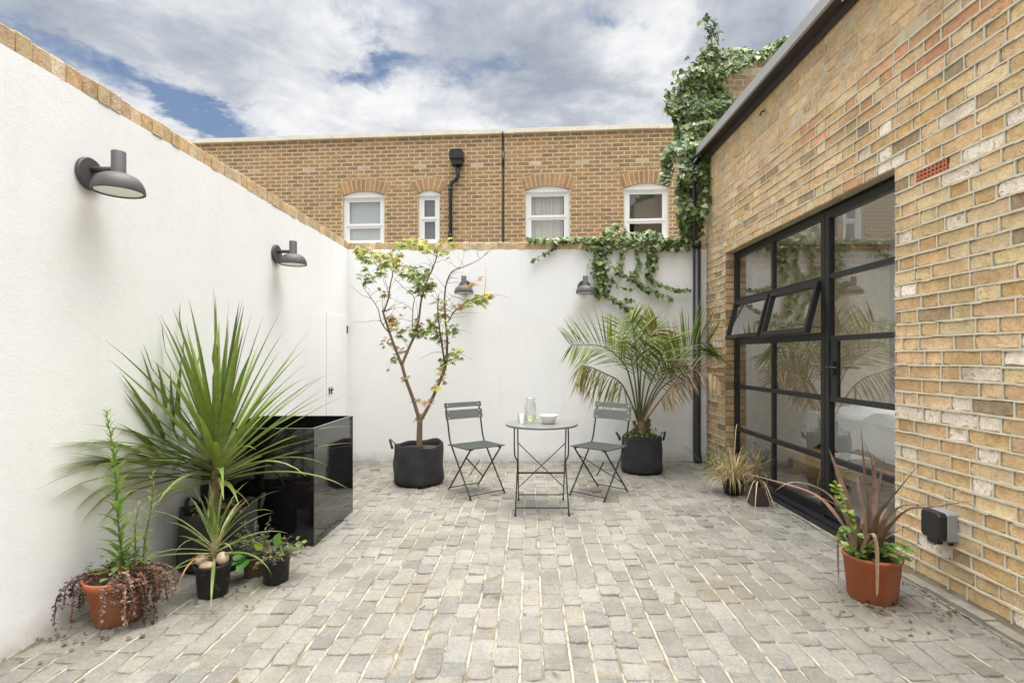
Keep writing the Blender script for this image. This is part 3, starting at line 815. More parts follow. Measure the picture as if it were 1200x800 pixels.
mb = MB(); mb.box((0.02, DOORN, -0.01), (0.17, WF, 0.03)); mb.box((-0.03, DOORN + 0.01, -0.012), (0.02, WF - 0.02, 0.012)); mb.build('threshold', M['frame'], bb)
# two top-hung sashes standing open
for a, b in ((MU1 + 0.016, 4.955), (4.995, WF - 0.052)):
    hz = 1.862; h = 0.415; th = R(14.5)
    rot = Matrix.Translation((0.10, 0, hz)) @ Matrix.Rotation(th, 4, 'Y')      # bottom swings out to -x
    s_ = MB(); t_ = 0.038
    for lo, hi in (((-0.028, a, -h), (0.018, b, -h + t_)), ((-0.028, a, -t_), (0.018, b, 0)), ((-0.026, a, -h + t_), (0.016, a + t_, -t_)), ((-0.026, b - t_, -h + t_), (0.016, b, -t_))):
        s_.box(lo, hi, mat=rot)
    sash = s_.build('sash', M['frame'], bb)
    p_ = MB(); p_.poly([rot @ Vector((-0.004, y, z)) for y, z in ((a + 0.03, -h + 0.03), (b - 0.03, -h + 0.03), (b - 0.03, -0.03), (a + 0.03, -0.03))]); p_.build('pane', M['glass'], sash)
    for yy in (a + 0.02, b - 0.02):
        st = MB(); st.bar(rot @ Vector((0, yy, -h + 0.05)), (0.12, yy, 1.50), 0.012, 0.006); st.build('stay', M['frame'], sash)
d_ = MB()
fbar(d_, MU0 - 0.018, MU0 + 0.034, 0.045, 2.395); fbar(d_, DOORN, DOORN + 0.055, 0.045, 2.395)
fbar(d_, DOORN + 0.055, MU0 - 0.018, 2.33, 2.395); fbar(d_, DOORN + 0.055, MU0 - 0.018, 0.045, 0.13)
for zz in (0.485, 0.95, 1.41, 1.885): fbar(d_, DOORN + 0.055, MU0 - 0.018, zz - 0.019, zz + 0.019, W0 + 0.004)
fbar(d_, MU0 - 0.105, MU0 - 0.018, 0.969, 1.391, W0 + 0.008, W1 - 0.008)     # lock case
door = d_.build('door', M['frame'], bb)
g = MB()
for z0, z1 in ((0.125, 0.47), (0.50, 0.935), (0.965, 1.395), (1.425, 1.87), (1.90, 2.335)):
    a1 = MU0 - 0.10 if 0.9 < z0 < 1.3 else MU0 - 0.014
    quad(g, (0.118, DOORN + 0.05, z0), (0.118, a1, z0), (0.118, a1, z1), (0.118, DOORN + 0.05, z1))
g.build('pane', M['glass'], door)
hd = MB()
hd.box((W0 - 0.012, MU0 - 0.088, 1.13), (W0 + 0.009, MU0 - 0.052, 1.235)); hd.tube([(W0 - 0.01, MU0 - 0.07, 1.19), (W0 - 0.055, MU0 - 0.07, 1.19), (W0 - 0.058, MU0 - 0.085, 1.19), (W0 - 0.058, MU0 - 0.215, 1.188)], 0.009, 8)
hd.build('handle', M['frame'], door)

def bl(w_, u, z): return Matrix.Translation((2.26, 0, 0)) @ Matrix.Rotation(BA, 4, 'Z') @ Vector((w_, u, z))
# furniture seen through the glass
bp = bl(0.62, 5.2, 0.02)
bench = thing('bench', 'low pale wooden bench standing inside behind the black steel window', 'bench', bp, BA)
mb = MB(); mb.box((-0.17, -0.95, 0.235), (0.17, 0.95, 0.30)); mb.build('seat', M['wood'], bench)
for yy in (-0.72, 0.72):
    mb = MB(); mb.bar((-0.13, yy - 0.05, 0.236), (-0.17, yy + 0.07, 0), 0.05, 0.04); mb.build('leg', M['rubber'], bench)
    mb = MB(); mb.bar((0.13, yy - 0.05, 0.236), (0.17, yy + 0.07, 0), 0.05, 0.04); mb.build('leg', M['rubber'], bench)
mb = MB(); mb.box((-0.12, -0.16, 0), (0.12, 0.16, 0.06)); mb.box((-0.115, -0.15, 0.06), (0.11, 0.14, 0.085))
bk = mb.build('book', M['linen'], None); bk.location = bl(0.60, 4.62, 0.321); bk.rotation_euler = (0, 0, 0.1)
tag(bk, 'white books stacked on the wooden bench inside the window', 'books')
bd = thing('bed', 'low bed with a rumpled white duvet seen through the glazed door', 'bed', bl(1.80, 5.15, 0.02), BA)
mb = MB(); mb.box((-0.75, -1.0, 0.06), (0.75, 1.0, 0.34)); mb.box((-0.68, -0.9, 0), (-0.6, 0.9, 0.06)); mb.box((0.6, -0.9, 0), (0.68, 0.9, 0.06)); mb.build('base', M['wood'], bd)
mb = MB(); rnd = random.Random(9)
nx, ny = 26, 34
def duv(i, j):
    x, y = -0.82 + 1.64 * i / nx, -1.06 + 2.12 * j / ny
    ex = max(0, abs(x) - 0.66) / 0.16; ey = max(0, abs(y) - 0.90) / 0.16
    z = 0.66 + 0.035 * math.sin(x * 5 + y * 3) + 0.03 * math.sin(y * 9 - x * 4) + 0.02 * math.sin(x * 13 + y * 11) - 0.36 * min(1, ex * ex + ey * ey)
    return (x * (1 - 0.03 * ex), y, z)
b0 = mb.add([duv(i, j) for j in range(ny + 1) for i in range(nx + 1)])
for j in range(ny):
    for i in range(nx): a = b0 + j * (nx + 1) + i; mb.face((a, a + 1, a + nx + 2, a + nx + 1), (0.5,) * 3, True)
mb.box((-0.74, -0.98, 0.341), (0.74, 0.98, 0.62)); mb.build('duvet', M['linen'], bd)

# ------------------------------------------------------------------ house behind the back wall
HA = R(-4.34)
H0 = Vector((-6.7, 10.66, 0))
hs = thing('brick_house', 'brown brick house with four white sash windows behind the back wall', 'house', H0, HA)
he = Vector((math.cos(HA), math.sin(HA), 0))
def hp(px, py):
    """photo pixel on the house front -> (s, z)"""
    k = (px - CX) / F
    # H0 + s*he = (k*d, d)
    s = (k * H0.y - H0.x) / (he.x - k * he.y)
    d = H0.y + s * he.y
    return s, H - (py - CY) / F * d
HT = 5.55
wins = []
for (xa, xb, yarch, ytop, ybot) in ((401.8, 450.2, 224.0, 229.3, 286.8), (490, 515, 222.6, 227.0, 285.5), (616.0, 667.3, 217.8, 222.6, 284.5), (731.6, 783.4, 214.6, 219.6, 279.0)):
    a, _ = hp(xa, 250); b, _ = hp(xb, 250); m_ = (xa + xb) / 2
    wins.append((a, b, hp(m_, ybot)[1], hp(m_, ytop)[1], hp(m_, yarch)[1]))
def build_house():
    rnd = random.Random(77)
    mp = lambda s, o, z: (s, -o, z)
    mb = MB(); ex = MB()
    holes = [(a, b, zb, za) for a, b, zb, zt, za in wins]
    S0, S1 = -1.6, 12.6
    course, pitch, jn = 0.0765, 0.225, 0.0165
    z = HT - course * 46; row = 0
    white_z = hp(500, 193.8)[1]
    whites = [hp(px, 193)[0] for px in (297.5, 361, 424.7, 490, 556, 621, 687, 752)]
    tz = None
    while z < HT - 0.01:
        s = S0 - (pitch / 2 if row % 2 else 0)
        rb = []
        while s < S1:
            rb.append((max(s, S0), min(s + pitch, S1), z, z + course)); s += pitch
        for a, b, c, d in cut(rb, holes):
            if b - a < 0.03: continue
            m_ = (a + b) / 2
            r = rnd.random()
            base = (0.36, 0.235, 0.115) if r < 0.34 else (0.33, 0.205, 0.105) if r < 0.62 else (0.255, 0.17, 0.095) if r < 0.84 else (0.19, 0.135, 0.085) if r < 0.90 else (0.42, 0.28, 0.145)
            if abs((c + d) / 2 - white_z) < course / 2 and min(abs(m_ - q) for q in whites) < pitch / 2: base = (0.60, 0.57, 0.49)
            worn_block(mb, mp, a + jn / 2, b - jn / 2, c + jn / 2, d - jn / 2, [(-0.001, -0.006), (0.002, rnd.gauss(0, 0.0008))], 2, 1, 0.0014, rnd, jit(base, rnd, 0.14), (0, 0), 0.003)
        z += course; row += 1
    # arches
    for a, b, zb, zt, za in wins:
        cx = (a + b) / 2; half = (b - a) / 2 + 0.03; rise = max(0.05, za - zt)
        rad = (half * half + rise * rise) / (2 * rise); zc = za - rad
        am = math.asin(half / rad); n = max(6, int(2 * half / 0.078))
        for i in range(n):
            t0 = -am + 2 * am * i / n; t1 = -am + 2 * am * (i + 1) / n; e = (t1 - t0) * 0.09
            t0 += e; t1 -= e
            r0, r1 = rad + 0.006, rad + 0.235
            base = rnd.choice(((0.44, 0.27, 0.12), (0.38, 0.23, 0.11), (0.30, 0.19, 0.10), (0.42, 0.26, 0.13)))
            pts = [(cx + r * math.sin(t), zc + r * math.cos(t)) for r, t in ((r0, t0), (r0, t1), (r1, t1), (r1, t0))]
            f0 = mb.add([(x, -0.006, z_) for x, z_ in pts]); k0 = mb.add([(x, 0.03, z_) for x, z_ in pts]); col = jit(base, rnd, 0.12)
            mb.face([f0 + k for k in range(4)], col)
            for k in range(4): mb.face((f0 + k, f0 + (k + 1) % 4, k0 + (k + 1) % 4, k0 + k), col)
        # mortar bed of the arch
        arc = [(cx + (rad + 0.001) * math.sin(-am + 2 * am * k / 10), zc + (rad + 0.001) * math.cos(-am + 2 * am * k / 10)) for k in range(11)]
        arc2 = [(cx + (rad + 0.242) * math.sin(-am + 2 * am * k / 10), zc + (rad + 0.242) * math.cos(-am + 2 * am * k / 10)) for k in range(11)]
        for k in range(10): ex.poly([(arc[k][0], -0.003, arc[k][1]), (arc[k + 1][0], -0.003, arc[k + 1][1]), (arc2[k + 1][0], -0.003, arc2[k + 1][1]), (arc2[k][0], -0.003, arc2[k][1])])
        for k in range(10): ex.poly([(arc[k][0], -0.003, arc[k][1]), (arc[k + 1][0], -0.003, arc[k + 1][1]), (arc[k + 1][0], 0.09, arc[k + 1][1]), (arc[k][0], 0.09, arc[k][1])])
    sheet_with_holes(ex, mp, S0, S1, -0.05, HT, holes, -0.0025)
    for a, b, zb, zt, za in wins:   # reveals
        for x in (a + 0.001, b - 0.001): ex.poly([(x, 0.006, zb), (x, 0.2, zb), (x, 0.2, za), (x, 0.006, za)])
    ex.poly([(S0, 0, -0.05), (S0, 5, -0.05), (S0, 5, HT), (S0, 0, HT)]); ex.poly([(S1, 0, -0.05), (S1, 5, -0.05), (S1, 5, HT), (S1, 0, HT)])
    ex.poly([(S0, 0.3, HT - 0.2), (S1, 0.3, HT - 0.2), (S1, 5, HT - 0.2), (S0, 5, HT - 0.2)])
    ex.poly([(S0, 0.3, HT - 0.2), (S1, 0.3, HT - 0.2), (S1, 0.3, HT), (S0, 0.3, HT)])
    wall = mb.build('wall', M['brick_far'], hs)
    ex.build('backing', M['mortar_house'], wall)
    cp = MB(); s = S0 - 0.05
    while s < S1:
        e = min(s + 0.9, S1 + 0.05); dz = rnd.uniform(-0.004, 0.004)
        cp.box((s + 0.003, -0.055, HT + 0.004 + dz), (e - 0.003, 0.33, HT + 0.085 + dz)); s = e
    cp.build('coping', M['coping_stone'], hs)
    # windows
    for wi, (a, b, zb, zt, za) in enumerate(wins):
        fr = MB(); y0, y1 = 0.055, 0.12; ft = 0.06
        fr.box((a, y0, zb), (a + ft, y1, zt)); fr.box((b - ft, y0, zb), (b, y1, zt)); fr.box((a + ft, y0, zt - ft), (b - ft, y1, zt)); fr.box((a + ft, y0, zb), (b - ft, y1, zb + ft))
        fr.box((a - 0.015, y0 - 0.09, zb - 0.04), (b + 0.015, y1 - 0.01, zb - 0.002))
        # segmental head board
        cx = (a + b) / 2; half = (b - a) / 2; rise = max(0.04, za - zt); rad = (half * half + rise * rise) / (2 * rise); zc = za - rad; am = math.asin(min(1, half / rad))
        pts = [(cx + (rad - 0.002) * math.sin(-am + 2 * am * k / 12), zc + (rad - 0.002) * math.cos(-am + 2 * am * k / 12)) for k in range(13)]
        f0 = fr.add([(x, 0.03, z_) for x, z_ in pts] + [(b, 0.03, zt - 0.005), (a, 0.03, zt - 0.005)]); fr.face([f0 + k for k in range(15)])
        fr.box((a, 0.028, zt - 0.028), (b, 0.10, zt - 0.004))
        wn = fr.build('window', M['upvc'], hs)
        zm = zb + (zt - zb) * (0.40 if wi in (0,) else 0.51 if wi == 1 else 0.50 if wi == 2 else 0.36)
        s_ = MB(); y0s = 0.068
        i0, i1 = a + ft, b - ft
        sw = 0.045
        for z0, z1, yo in ((zm, zt - ft, 0.0), (zb + ft, zm, 0.014)):
            s_.box((i0, y0s + yo, z0), (i0 + sw, y0s + yo + 0.04, z1)); s_.box((i1 - sw, y0s + yo, z0), (i1, y0s + yo + 0.04, z1))
            s_.box((i0 + sw, y0s + yo + 0.001, z0), (i1 - sw, y0s + yo + 0.039, z0 + sw)); s_.box((i0 + sw, y0s + yo + 0.001, z1 - sw), (i1 - sw, y0s + yo + 0.039, z1))
        s_.build('sash', M['upvc'], wn)
        g = MB()
        for z0, z1, yo in ((zm + 0.03, zt - ft - 0.03, 0.02), (zb + ft + 0.03, zm - 0.03, 0.034)): g.poly([(i0 + 0.03, y0s + yo, z0), (i1 - 0.03, y0s + yo, z0), (i1 - 0.03, y0s + yo, z1), (i0 + 0.03, y0s + yo, z1)])
        g.build('pane', M['glass'], wn)
        bk = MB(); dk = MB()
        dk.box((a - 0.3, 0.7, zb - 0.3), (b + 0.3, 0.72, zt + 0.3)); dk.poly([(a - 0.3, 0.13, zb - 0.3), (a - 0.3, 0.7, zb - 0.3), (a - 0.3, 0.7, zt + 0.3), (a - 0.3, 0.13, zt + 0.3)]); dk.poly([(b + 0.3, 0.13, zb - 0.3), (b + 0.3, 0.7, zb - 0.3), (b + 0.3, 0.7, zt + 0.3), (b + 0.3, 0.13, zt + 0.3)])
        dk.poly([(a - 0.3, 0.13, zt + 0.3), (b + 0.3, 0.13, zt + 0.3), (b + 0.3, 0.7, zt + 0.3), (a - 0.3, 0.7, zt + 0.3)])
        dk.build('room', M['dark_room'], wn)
        if wi in (0, 1):
            bk.box((i0, 0.135, zb), (i1, 0.14, zt)); bk.build('blind', M['blind'] if wi == 0 else M['blind_grey'], wn)
        elif wi == 2:
            nn = 40; xe = i1 - 0.07; pts = []
            for k in range(nn + 1): pts.append((i0 + (xe - i0) * k / nn, 0.17 + 0.022 * math.sin(k * 1.35) + 0.008 * math.sin(k * 0.5)))
            q0 = bk.add([(x, y, zb) for x, y in pts]); q1 = bk.add([(x, y, zt) for x, y in pts])
            for k in range(nn): bk.face((q0 + k, q0 + k + 1, q1 + k + 1, q1 + k), (0.5,) * 3, True)
            bk.build('curtain', M['curtain'], wn)
        else:
            bk.box((i0, 0.30, zm + 0.05), (i1, 0.305, zt)); bk.build('blind', M['blind_grey'], wn)
build_house()
# rainwater pipe on the house and thin cable
s0, z0 = hp(536.5, 188)
dp = thing('drainpipe', 'black hopper head and rainwater pipe on the brown brick house', 'drainpipe', H0 + he * s0, HA)
mb = MB(); mb.tube([(0.02, -0.09, z0 - 0.12), (0.02, -0.09, z0 - 0.32), (0, -0.08, z0 - 0.38), (-0.10, -0.07, z0 - 0.46), (-0.13, -0.07, z0 - 0.52), (-0.13, -0.07, 0.0)], 0.036, 10)
for zz in (z0 - 0.6, z0 - 1.5): mb.tube([(-0.13, -0.07, zz), (-0.13, -0.07, zz + 0.05)], 0.045, 10)
mb.build('pipe', M['pipe'], dp)
mb = MB()
mb.box((-0.13, -0.19, z0 - 0.02), (0.13, -0.004, z0 + 0.12)); mb.box((-0.105, -0.17, z0 + 0.12), (0.105, -0.004, z0 + 0.16)); mb.box((-0.09, -0.16, z0 - 0.13), (0.11, -0.004, z0 - 0.02)); mb.build('hopper', M['pipe'], dp)
s1, zc1 = hp(589.5, 158)
mb = MB(); mb.tube([(0, -0.022, 0.0), (0, -0.022, 3.2), (0.006, -0.022, 4.6), (0, -0.022, zc1 - 0.08), (0, -0.07, zc1 - 0.02), (0, -0.07, zc1 + 0.03)], 0.016, 6)
mb.tube([(0.005, -0.025, zc1 - 0.62), (0.005, -0.025, zc1 - 0.34)], 0.024, 6)
cb = mb.build('cable', M['pipe']); cb.location = H0 + he * s1; cb.rotation_euler = (0, 0, HA)
tag(cb, 'thin dark cable running straight up the brown brick house to its roof edge', 'cable')

# higher old brick wall behind the roof edge
def build_party_wall():
    rnd = random.Random(31)
    t = thing('party_wall', 'old brown brick wall overgrown with ivy rising beyond the grey roof edge', 'wall', (2.14, 6.95, 0))
    mb = MB()
    mp = lambda s, o, z: (s, -o, z)
    top = lambda s: 5.02 + 0.27 * s if s < 2.4 else 5.67
    z = 2.4; row = 0
    while z < 5.7:
        s = -(0.17 if row % 2 else 0); k = 0
        while s < 2.6:
            ln = 0.225 if k % 2 == 0 else 0.115
            a, b = max(s, 0), min(s + ln, 2.6)
            if b - a > 0.03 and z + 0.075 < top((a + b) / 2) + 0.03:
                base = rnd.choice(((0.26, 0.19, 0.125), (0.30, 0.22, 0.15), (0.20, 0.155, 0.11), (0.33, 0.25, 0.17), (0.28, 0.18, 0.12)))
                worn_block(mb, mp, a + 0.005, b - 0.005, z + 0.005, z + 0.071, [(-0.001, -0.012), (0.004, rnd.gauss(0, 0.003))], 2, 1, 0.003, rnd, jit(base, rnd), (0, 0), 0.006)
            s += ln; k += 1
        z += 0.076; row += 1
    mb.build('wall_face', M['brick'], t)
    mb = MB()
    n0 = mb.add([(0, 0.006, 0), (2.6, 0.006, 0), (2.6, 0.006, 5.66), (2.4, 0.006, 5.66), (0, 0.006, 5.01)]); n1 = mb.add([(0, 0.24, 0), (2.6, 0.24, 0), (2.6, 0.24, 5.66), (2.4, 0.24, 5.66), (0, 0.24, 5.01)])
    mb.face([n0 + k for k in range(5)]); mb.face([n1 + k for k in range(5)])
    for k in range(5): mb.face((n0 + k, n0 + (k + 1) % 5, n1 + (k + 1) % 5, n1 + k))
    mb.build('core', M['mortar_old'], t)
build_party_wall()

# downpipe in the right-hand corner
dp2 = thing('drainpipe', 'tall black drainpipe in the corner between the white back wall and brick building', 'drainpipe', (2.025, 6.385, 0))
mb = MB(); mb.tube([(0, -0.05, 0.0), (0, -0.03, 0.05), (0, 0, 0.13), (0, 0, 2.62)], [0.05, 0.05, 0.046, 0.046], 12); mb.build('pipe', M['pipe'], dp2)
mb = MB(); mb.tube([(-0.005, 0.01, 2.62), (-0.03, 0.02, 2.72), (-0.04, 0.02, 3.6), (0.02, 0.0, 3.66)], 0.034, 10); mb.build('upper_pipe', M['pipe'], dp2)
mb = MB(); mb.tube([(0, 0, 2.585), (0, 0, 2.66)], 0.053, 14); mb.build('collar', M['pipe'], dp2)

# ------------------------------------------------------------------ wall lamps
def make_lamp(label, loc, rotz):
    t = thing('wall_lamp', label, 'wall lamp', loc, rotz, 'graphite wall lamps on the white walls')
    # local: wall is the plane x=0, lamp reaches out to +x
    mb = MB(); seg = 36
    for r0, r1, x0, x1 in ((0.0, 0.076, 0.020, 0.020), (0.076, 0.08, 0.020, 0.014), (0.08, 0.08, 0.014, 0.001)):
        a = mb.add([(x0, r0 * math.cos(2 * PI * k / seg), r0 * math.sin(2 * PI * k / seg)) for k in range(seg)]); b = mb.add([(x1, r1 * math.cos(2 * PI * k / seg), r1 * math.sin(2 * PI * k / seg)) for k in range(seg)])
        for k in range(seg): mb.face((a + k, a + (k + 1) % seg, b + (k + 1) % seg, b + k), (0.5,) * 3, True)
    mb.build('back_plate', M['lamp'], t)
    cxx = 0.152
    mb = MB(); mb.tube([(0.015, 0, 0.022), (cxx, 0, 0.022)], 0.0145, 14); mb.build('arm', M['lamp'], t)
    mb = MB(); mb.lathe([(0.0, 0.112), (0.029, 0.112), (0.0315, 0.109), (0.0315, 0.0), (0.034, -0.004)], 28, c=(cxx, 0, 0)); mb.build('stem', M['lamp'], t)
    prof = [(0.030, 0.0)]
    rad, hgt = 0.113, 0.088
    for k in range(1, 13):
        a = k / 12 * PI / 2
        prof.append((0.030 + (rad - 0.030) * math.sin(a) ** 0.95, -hgt * (1 - math.cos(a))))
    prof += [(rad, -hgt - 0.004), (rad - 0.005, -hgt - 0.006), (rad - 0.012, -hgt + 0.002)]
    mb = MB(); mb.lathe(prof, 44, c=(cxx, 0, 0)); sh = mb.build('shade', M['lamp'], t)
    mb = MB(); mb.lathe([(0.0005, -hgt + 0.001), (0.06, -hgt), (rad - 0.013, -hgt + 0.0005)], 40, c=(cxx, 0, 0)); mb.build('diffuser', M['diffuser'], sh)
    return t
lamp = make_lamp('graphite wall lamp high on the left white wall, the one that appears largest', (LWX + 0.002, 2.65, 2.185), 0)
copy_thing(lamp, 'graphite wall lamp farther along the left white wall, towards the corner', (LWX + 0.002, 4.61, 2.165), 0)
copy_thing(lamp, 'graphite wall lamp on the back wall half hidden behind the small tree branches', ((543.5 - CX) / F * 6.3, BWY - 0.002, 2.12), -PI / 2)
copy_thing(lamp, 'graphite wall lamp on the back wall just beside the hanging ivy', ((686 - CX) / F * 6.3, BWY - 0.002, 2.12), -PI / 2)

# ------------------------------------------------------------------ gloss planter box
pl = thing('planter', 'large gloss black square planter box standing against the left white wall', 'planter', (-1.82, 3.94, 0))
mb = MB()
hx, hy, hh, tk = 0.378, 0.392, 0.79, 0.022
def frame_ring(mb, z, hx_, hy_): return mb.add([(-hx_, -hy_, z), (hx_, -hy_, z), (hx_, hy_, z), (-hx_, hy_, z)])
rs = [frame_ring(mb, 0.0, hx, hy), frame_ring(mb, hh - 0.003, hx, hy), frame_ring(mb, hh, hx - 0.003, hy - 0.003), frame_ring(mb, hh, hx - tk, hy - tk), frame_ring(mb, hh - 0.22, hx - tk, hy - tk)]
for a, b in zip(rs, rs[1:]):
    for k in range(4): mb.face((a + k, a + (k + 1) % 4, b + (k + 1) % 4, b + k))
mb.face([rs[0] + k for k in range(4)])
body = mb.build('box', M['gloss'], pl)
bv = body.modifiers.new('bevel', 'BEVEL'); bv.width = 0.004; bv.segments = 2
mb = MB(); mb.poly([(-hx + 0.02, -hy + 0.02, hh - 0.2), (hx - 0.02, -hy + 0.02, hh - 0.2), (hx - 0.02, hy - 0.02, hh - 0.2), (-hx + 0.02, hy - 0.02, hh - 0.2)]); mb.build('soil', M['soil'], pl)

# ------------------------------------------------------------------ pots and plants: shared pieces
def pot_mesh(r0, r1, h, lip=0.012, lip_h=0.03, seg=36, wall_t=0.006):
    mb = MB()
    rl = r0 + (r1 - r0) * (h - lip_h) / h
    mb.lathe([(0.001, 0.004), (r0 - 0.004, 0.0), (r0, 0.004), (rl, h - lip_h), (rl + lip * 0.9, h - lip_h + 0.001), (r1 + lip, h - 0.003), (r1 + lip - 0.003, h), (r1 + lip - wall_t, h), (rl - wall_t * 0.5, h - lip_h), (rl - wall_t, h - lip_h - 0.03)], seg)
    return mb
def soil_disc(r, z, parent, rnd=None, name='soil'):
    rnd = rnd or random.Random(1)
    mb = MB()
    def wob(rr, zz, a, j): return rr, zz + 0.008 * math.sin(a * 3 + j * 2) * (1 if j < 2 else 0.3)
    mb.lathe([(0.001, z + 0.012), (r * 0.4, z + 0.008), (r * 0.75, z + 0.002), (r, z - 0.006)], 20, wob=wob)
    return mb.build(name, M['soil'], parent)
def felt_bag(r, h, parent, seed, lean=0.0, ang=(0.2, 3.3)):
    rnd = random.Random(seed); ph = [rnd.uniform(0, 6) for _ in range(10)]
    def wob(rr, zz, a, j):
        if rr < 0.02: return rr, zz
        t = zz / h
        k = 1 + 0.025 * math.sin(2 * a + ph[0] + t * 2) + 0.018 * math.sin(5 * a + ph[1] + 4 * t) + 0.012 * math.sin(9 * a + ph[2] - 7 * t) + 0.012 * math.sin(11 * t + 3 * a + ph[3])
        z2 = zz + (0.014 * math.sin(2 * a + ph[4]) + 0.009 * math.sin(5 * a + ph[5])) * max(0, t) ** 3
        return rr * k, z2
    prof = [(0.002, 0.003), (r * 0.88, 0.0), (r * 0.98, 0.02)] + [(r * (1.0 + 0.02 * math.sin(3 * i / 9)), h * i / 10) for i in range(1, 10)] + [(r * 1.0, h - 0.005), (r * 0.995, h), (r * 0.965, h - 0.001), (r * 0.955, h * 0.9), (r * 0.95, h * 0.78)]
    mb = MB(); mb.lathe(prof, 56, wob=wob)
    # seam
    bag = mb.build('pot', M['fabric'], parent)
    for a in ang:
        hb = MB(); ca, sa = math.cos(a), math.sin(a); tx, ty = -sa, ca
        pts = []
        for k in range(13):
            q = k / 12
            off = (q - 0.5) * 0.11
            out = r * 1.0 + 0.012 + 0.045 * math.sin(q * PI)
            z = h - 0.055 + 0.085 * math.sin(q * PI) ** 0.8
            pts.append((ca * out + tx * off, sa * out + ty * off, z))
        hb.tube(pts, 0.013, 8, flat=0.35)
        hb.build('handle', M['fabric'], bag)
    soil_disc(r * 0.93, h - 0.05, parent)
    return bag
def arc_pts(p0, az, el, L, droop, n=9, xmin=None, xmax=None, ymax=None, zmin=None, curl=0.0):
    """a leaf's midline: sets off at azimuth/elevation and bends down under its weight"""
    pts = [Vector(p0)]; st = L / n; e = el; a = az
    for i in range(n):
        d = Vector((math.cos(a) * math.cos(e), math.sin(a) * math.cos(e), math.sin(e)))
        q = pts[-1] + d * st
        if xmin is not None and q.x < xmin: q.x = xmin
        if xmax is not None and q.x > xmax: q.x = xmax
        if ymax is not None and q.y > ymax: q.y = ymax
        if zmin is not None and q.z < zmin: q.z = zmin
        pts.append(q)
        e -= droop * (i + 0.5) / n * 2 / n * (0.4 + math.cos(e)); a += curl / n
    return pts
def strap_w(w, n, base=0.55, peak=0.4):
    out = []
    for i in range(n + 1):
        t = i / n
        k = base + (1 - base) * min(1, t / peak) if t < peak else max(0.02, 1 - ((t - peak) / (1 - peak)) ** 1.6)
        out.append(w * k)
    return out

IVY = [(0.0, -0.02), (0.28, -0.10), (0.46, 0.10), (0.30, 0.30), (0.40, 0.52), (0.17, 0.58), (0.0, 1.0)]
OVAL = [(0.0, 0.0), (0.20, 0.12), (0.33, 0.38), (0.28, 0.66), (0.12, 0.88), (0.0, 1.0)]
LANCE = [(0.0, 0.0), (0.07, 0.15), (0.11, 0.4), (0.08, 0.7), (0.0, 1.0)]
SMALL = [(0.0, 0.0), (0.22, 0.25), (0.24, 0.6), (0.0, 1.0)]

def catmull(pts, n=6):
    pts = [Vector(p) for p in pts]; out = []
    for i in range(len(pts) - 1):
        p0, p1, p2, p3 = pts[max(i - 1, 0)], pts[i], pts[i + 1], pts[min(i + 2, len(pts) - 1)]
        for k in range(n):
            t = k / n
            out.append(0.5 * ((2 * p1) + (p2 - p0) * t + (2 * p0 - 5 * p1 + 4 * p2 - p3) * t * t + (3 * p1 - p0 - 3 * p2 + p3) * t ** 3))
    out.append(pts[-1]); return out

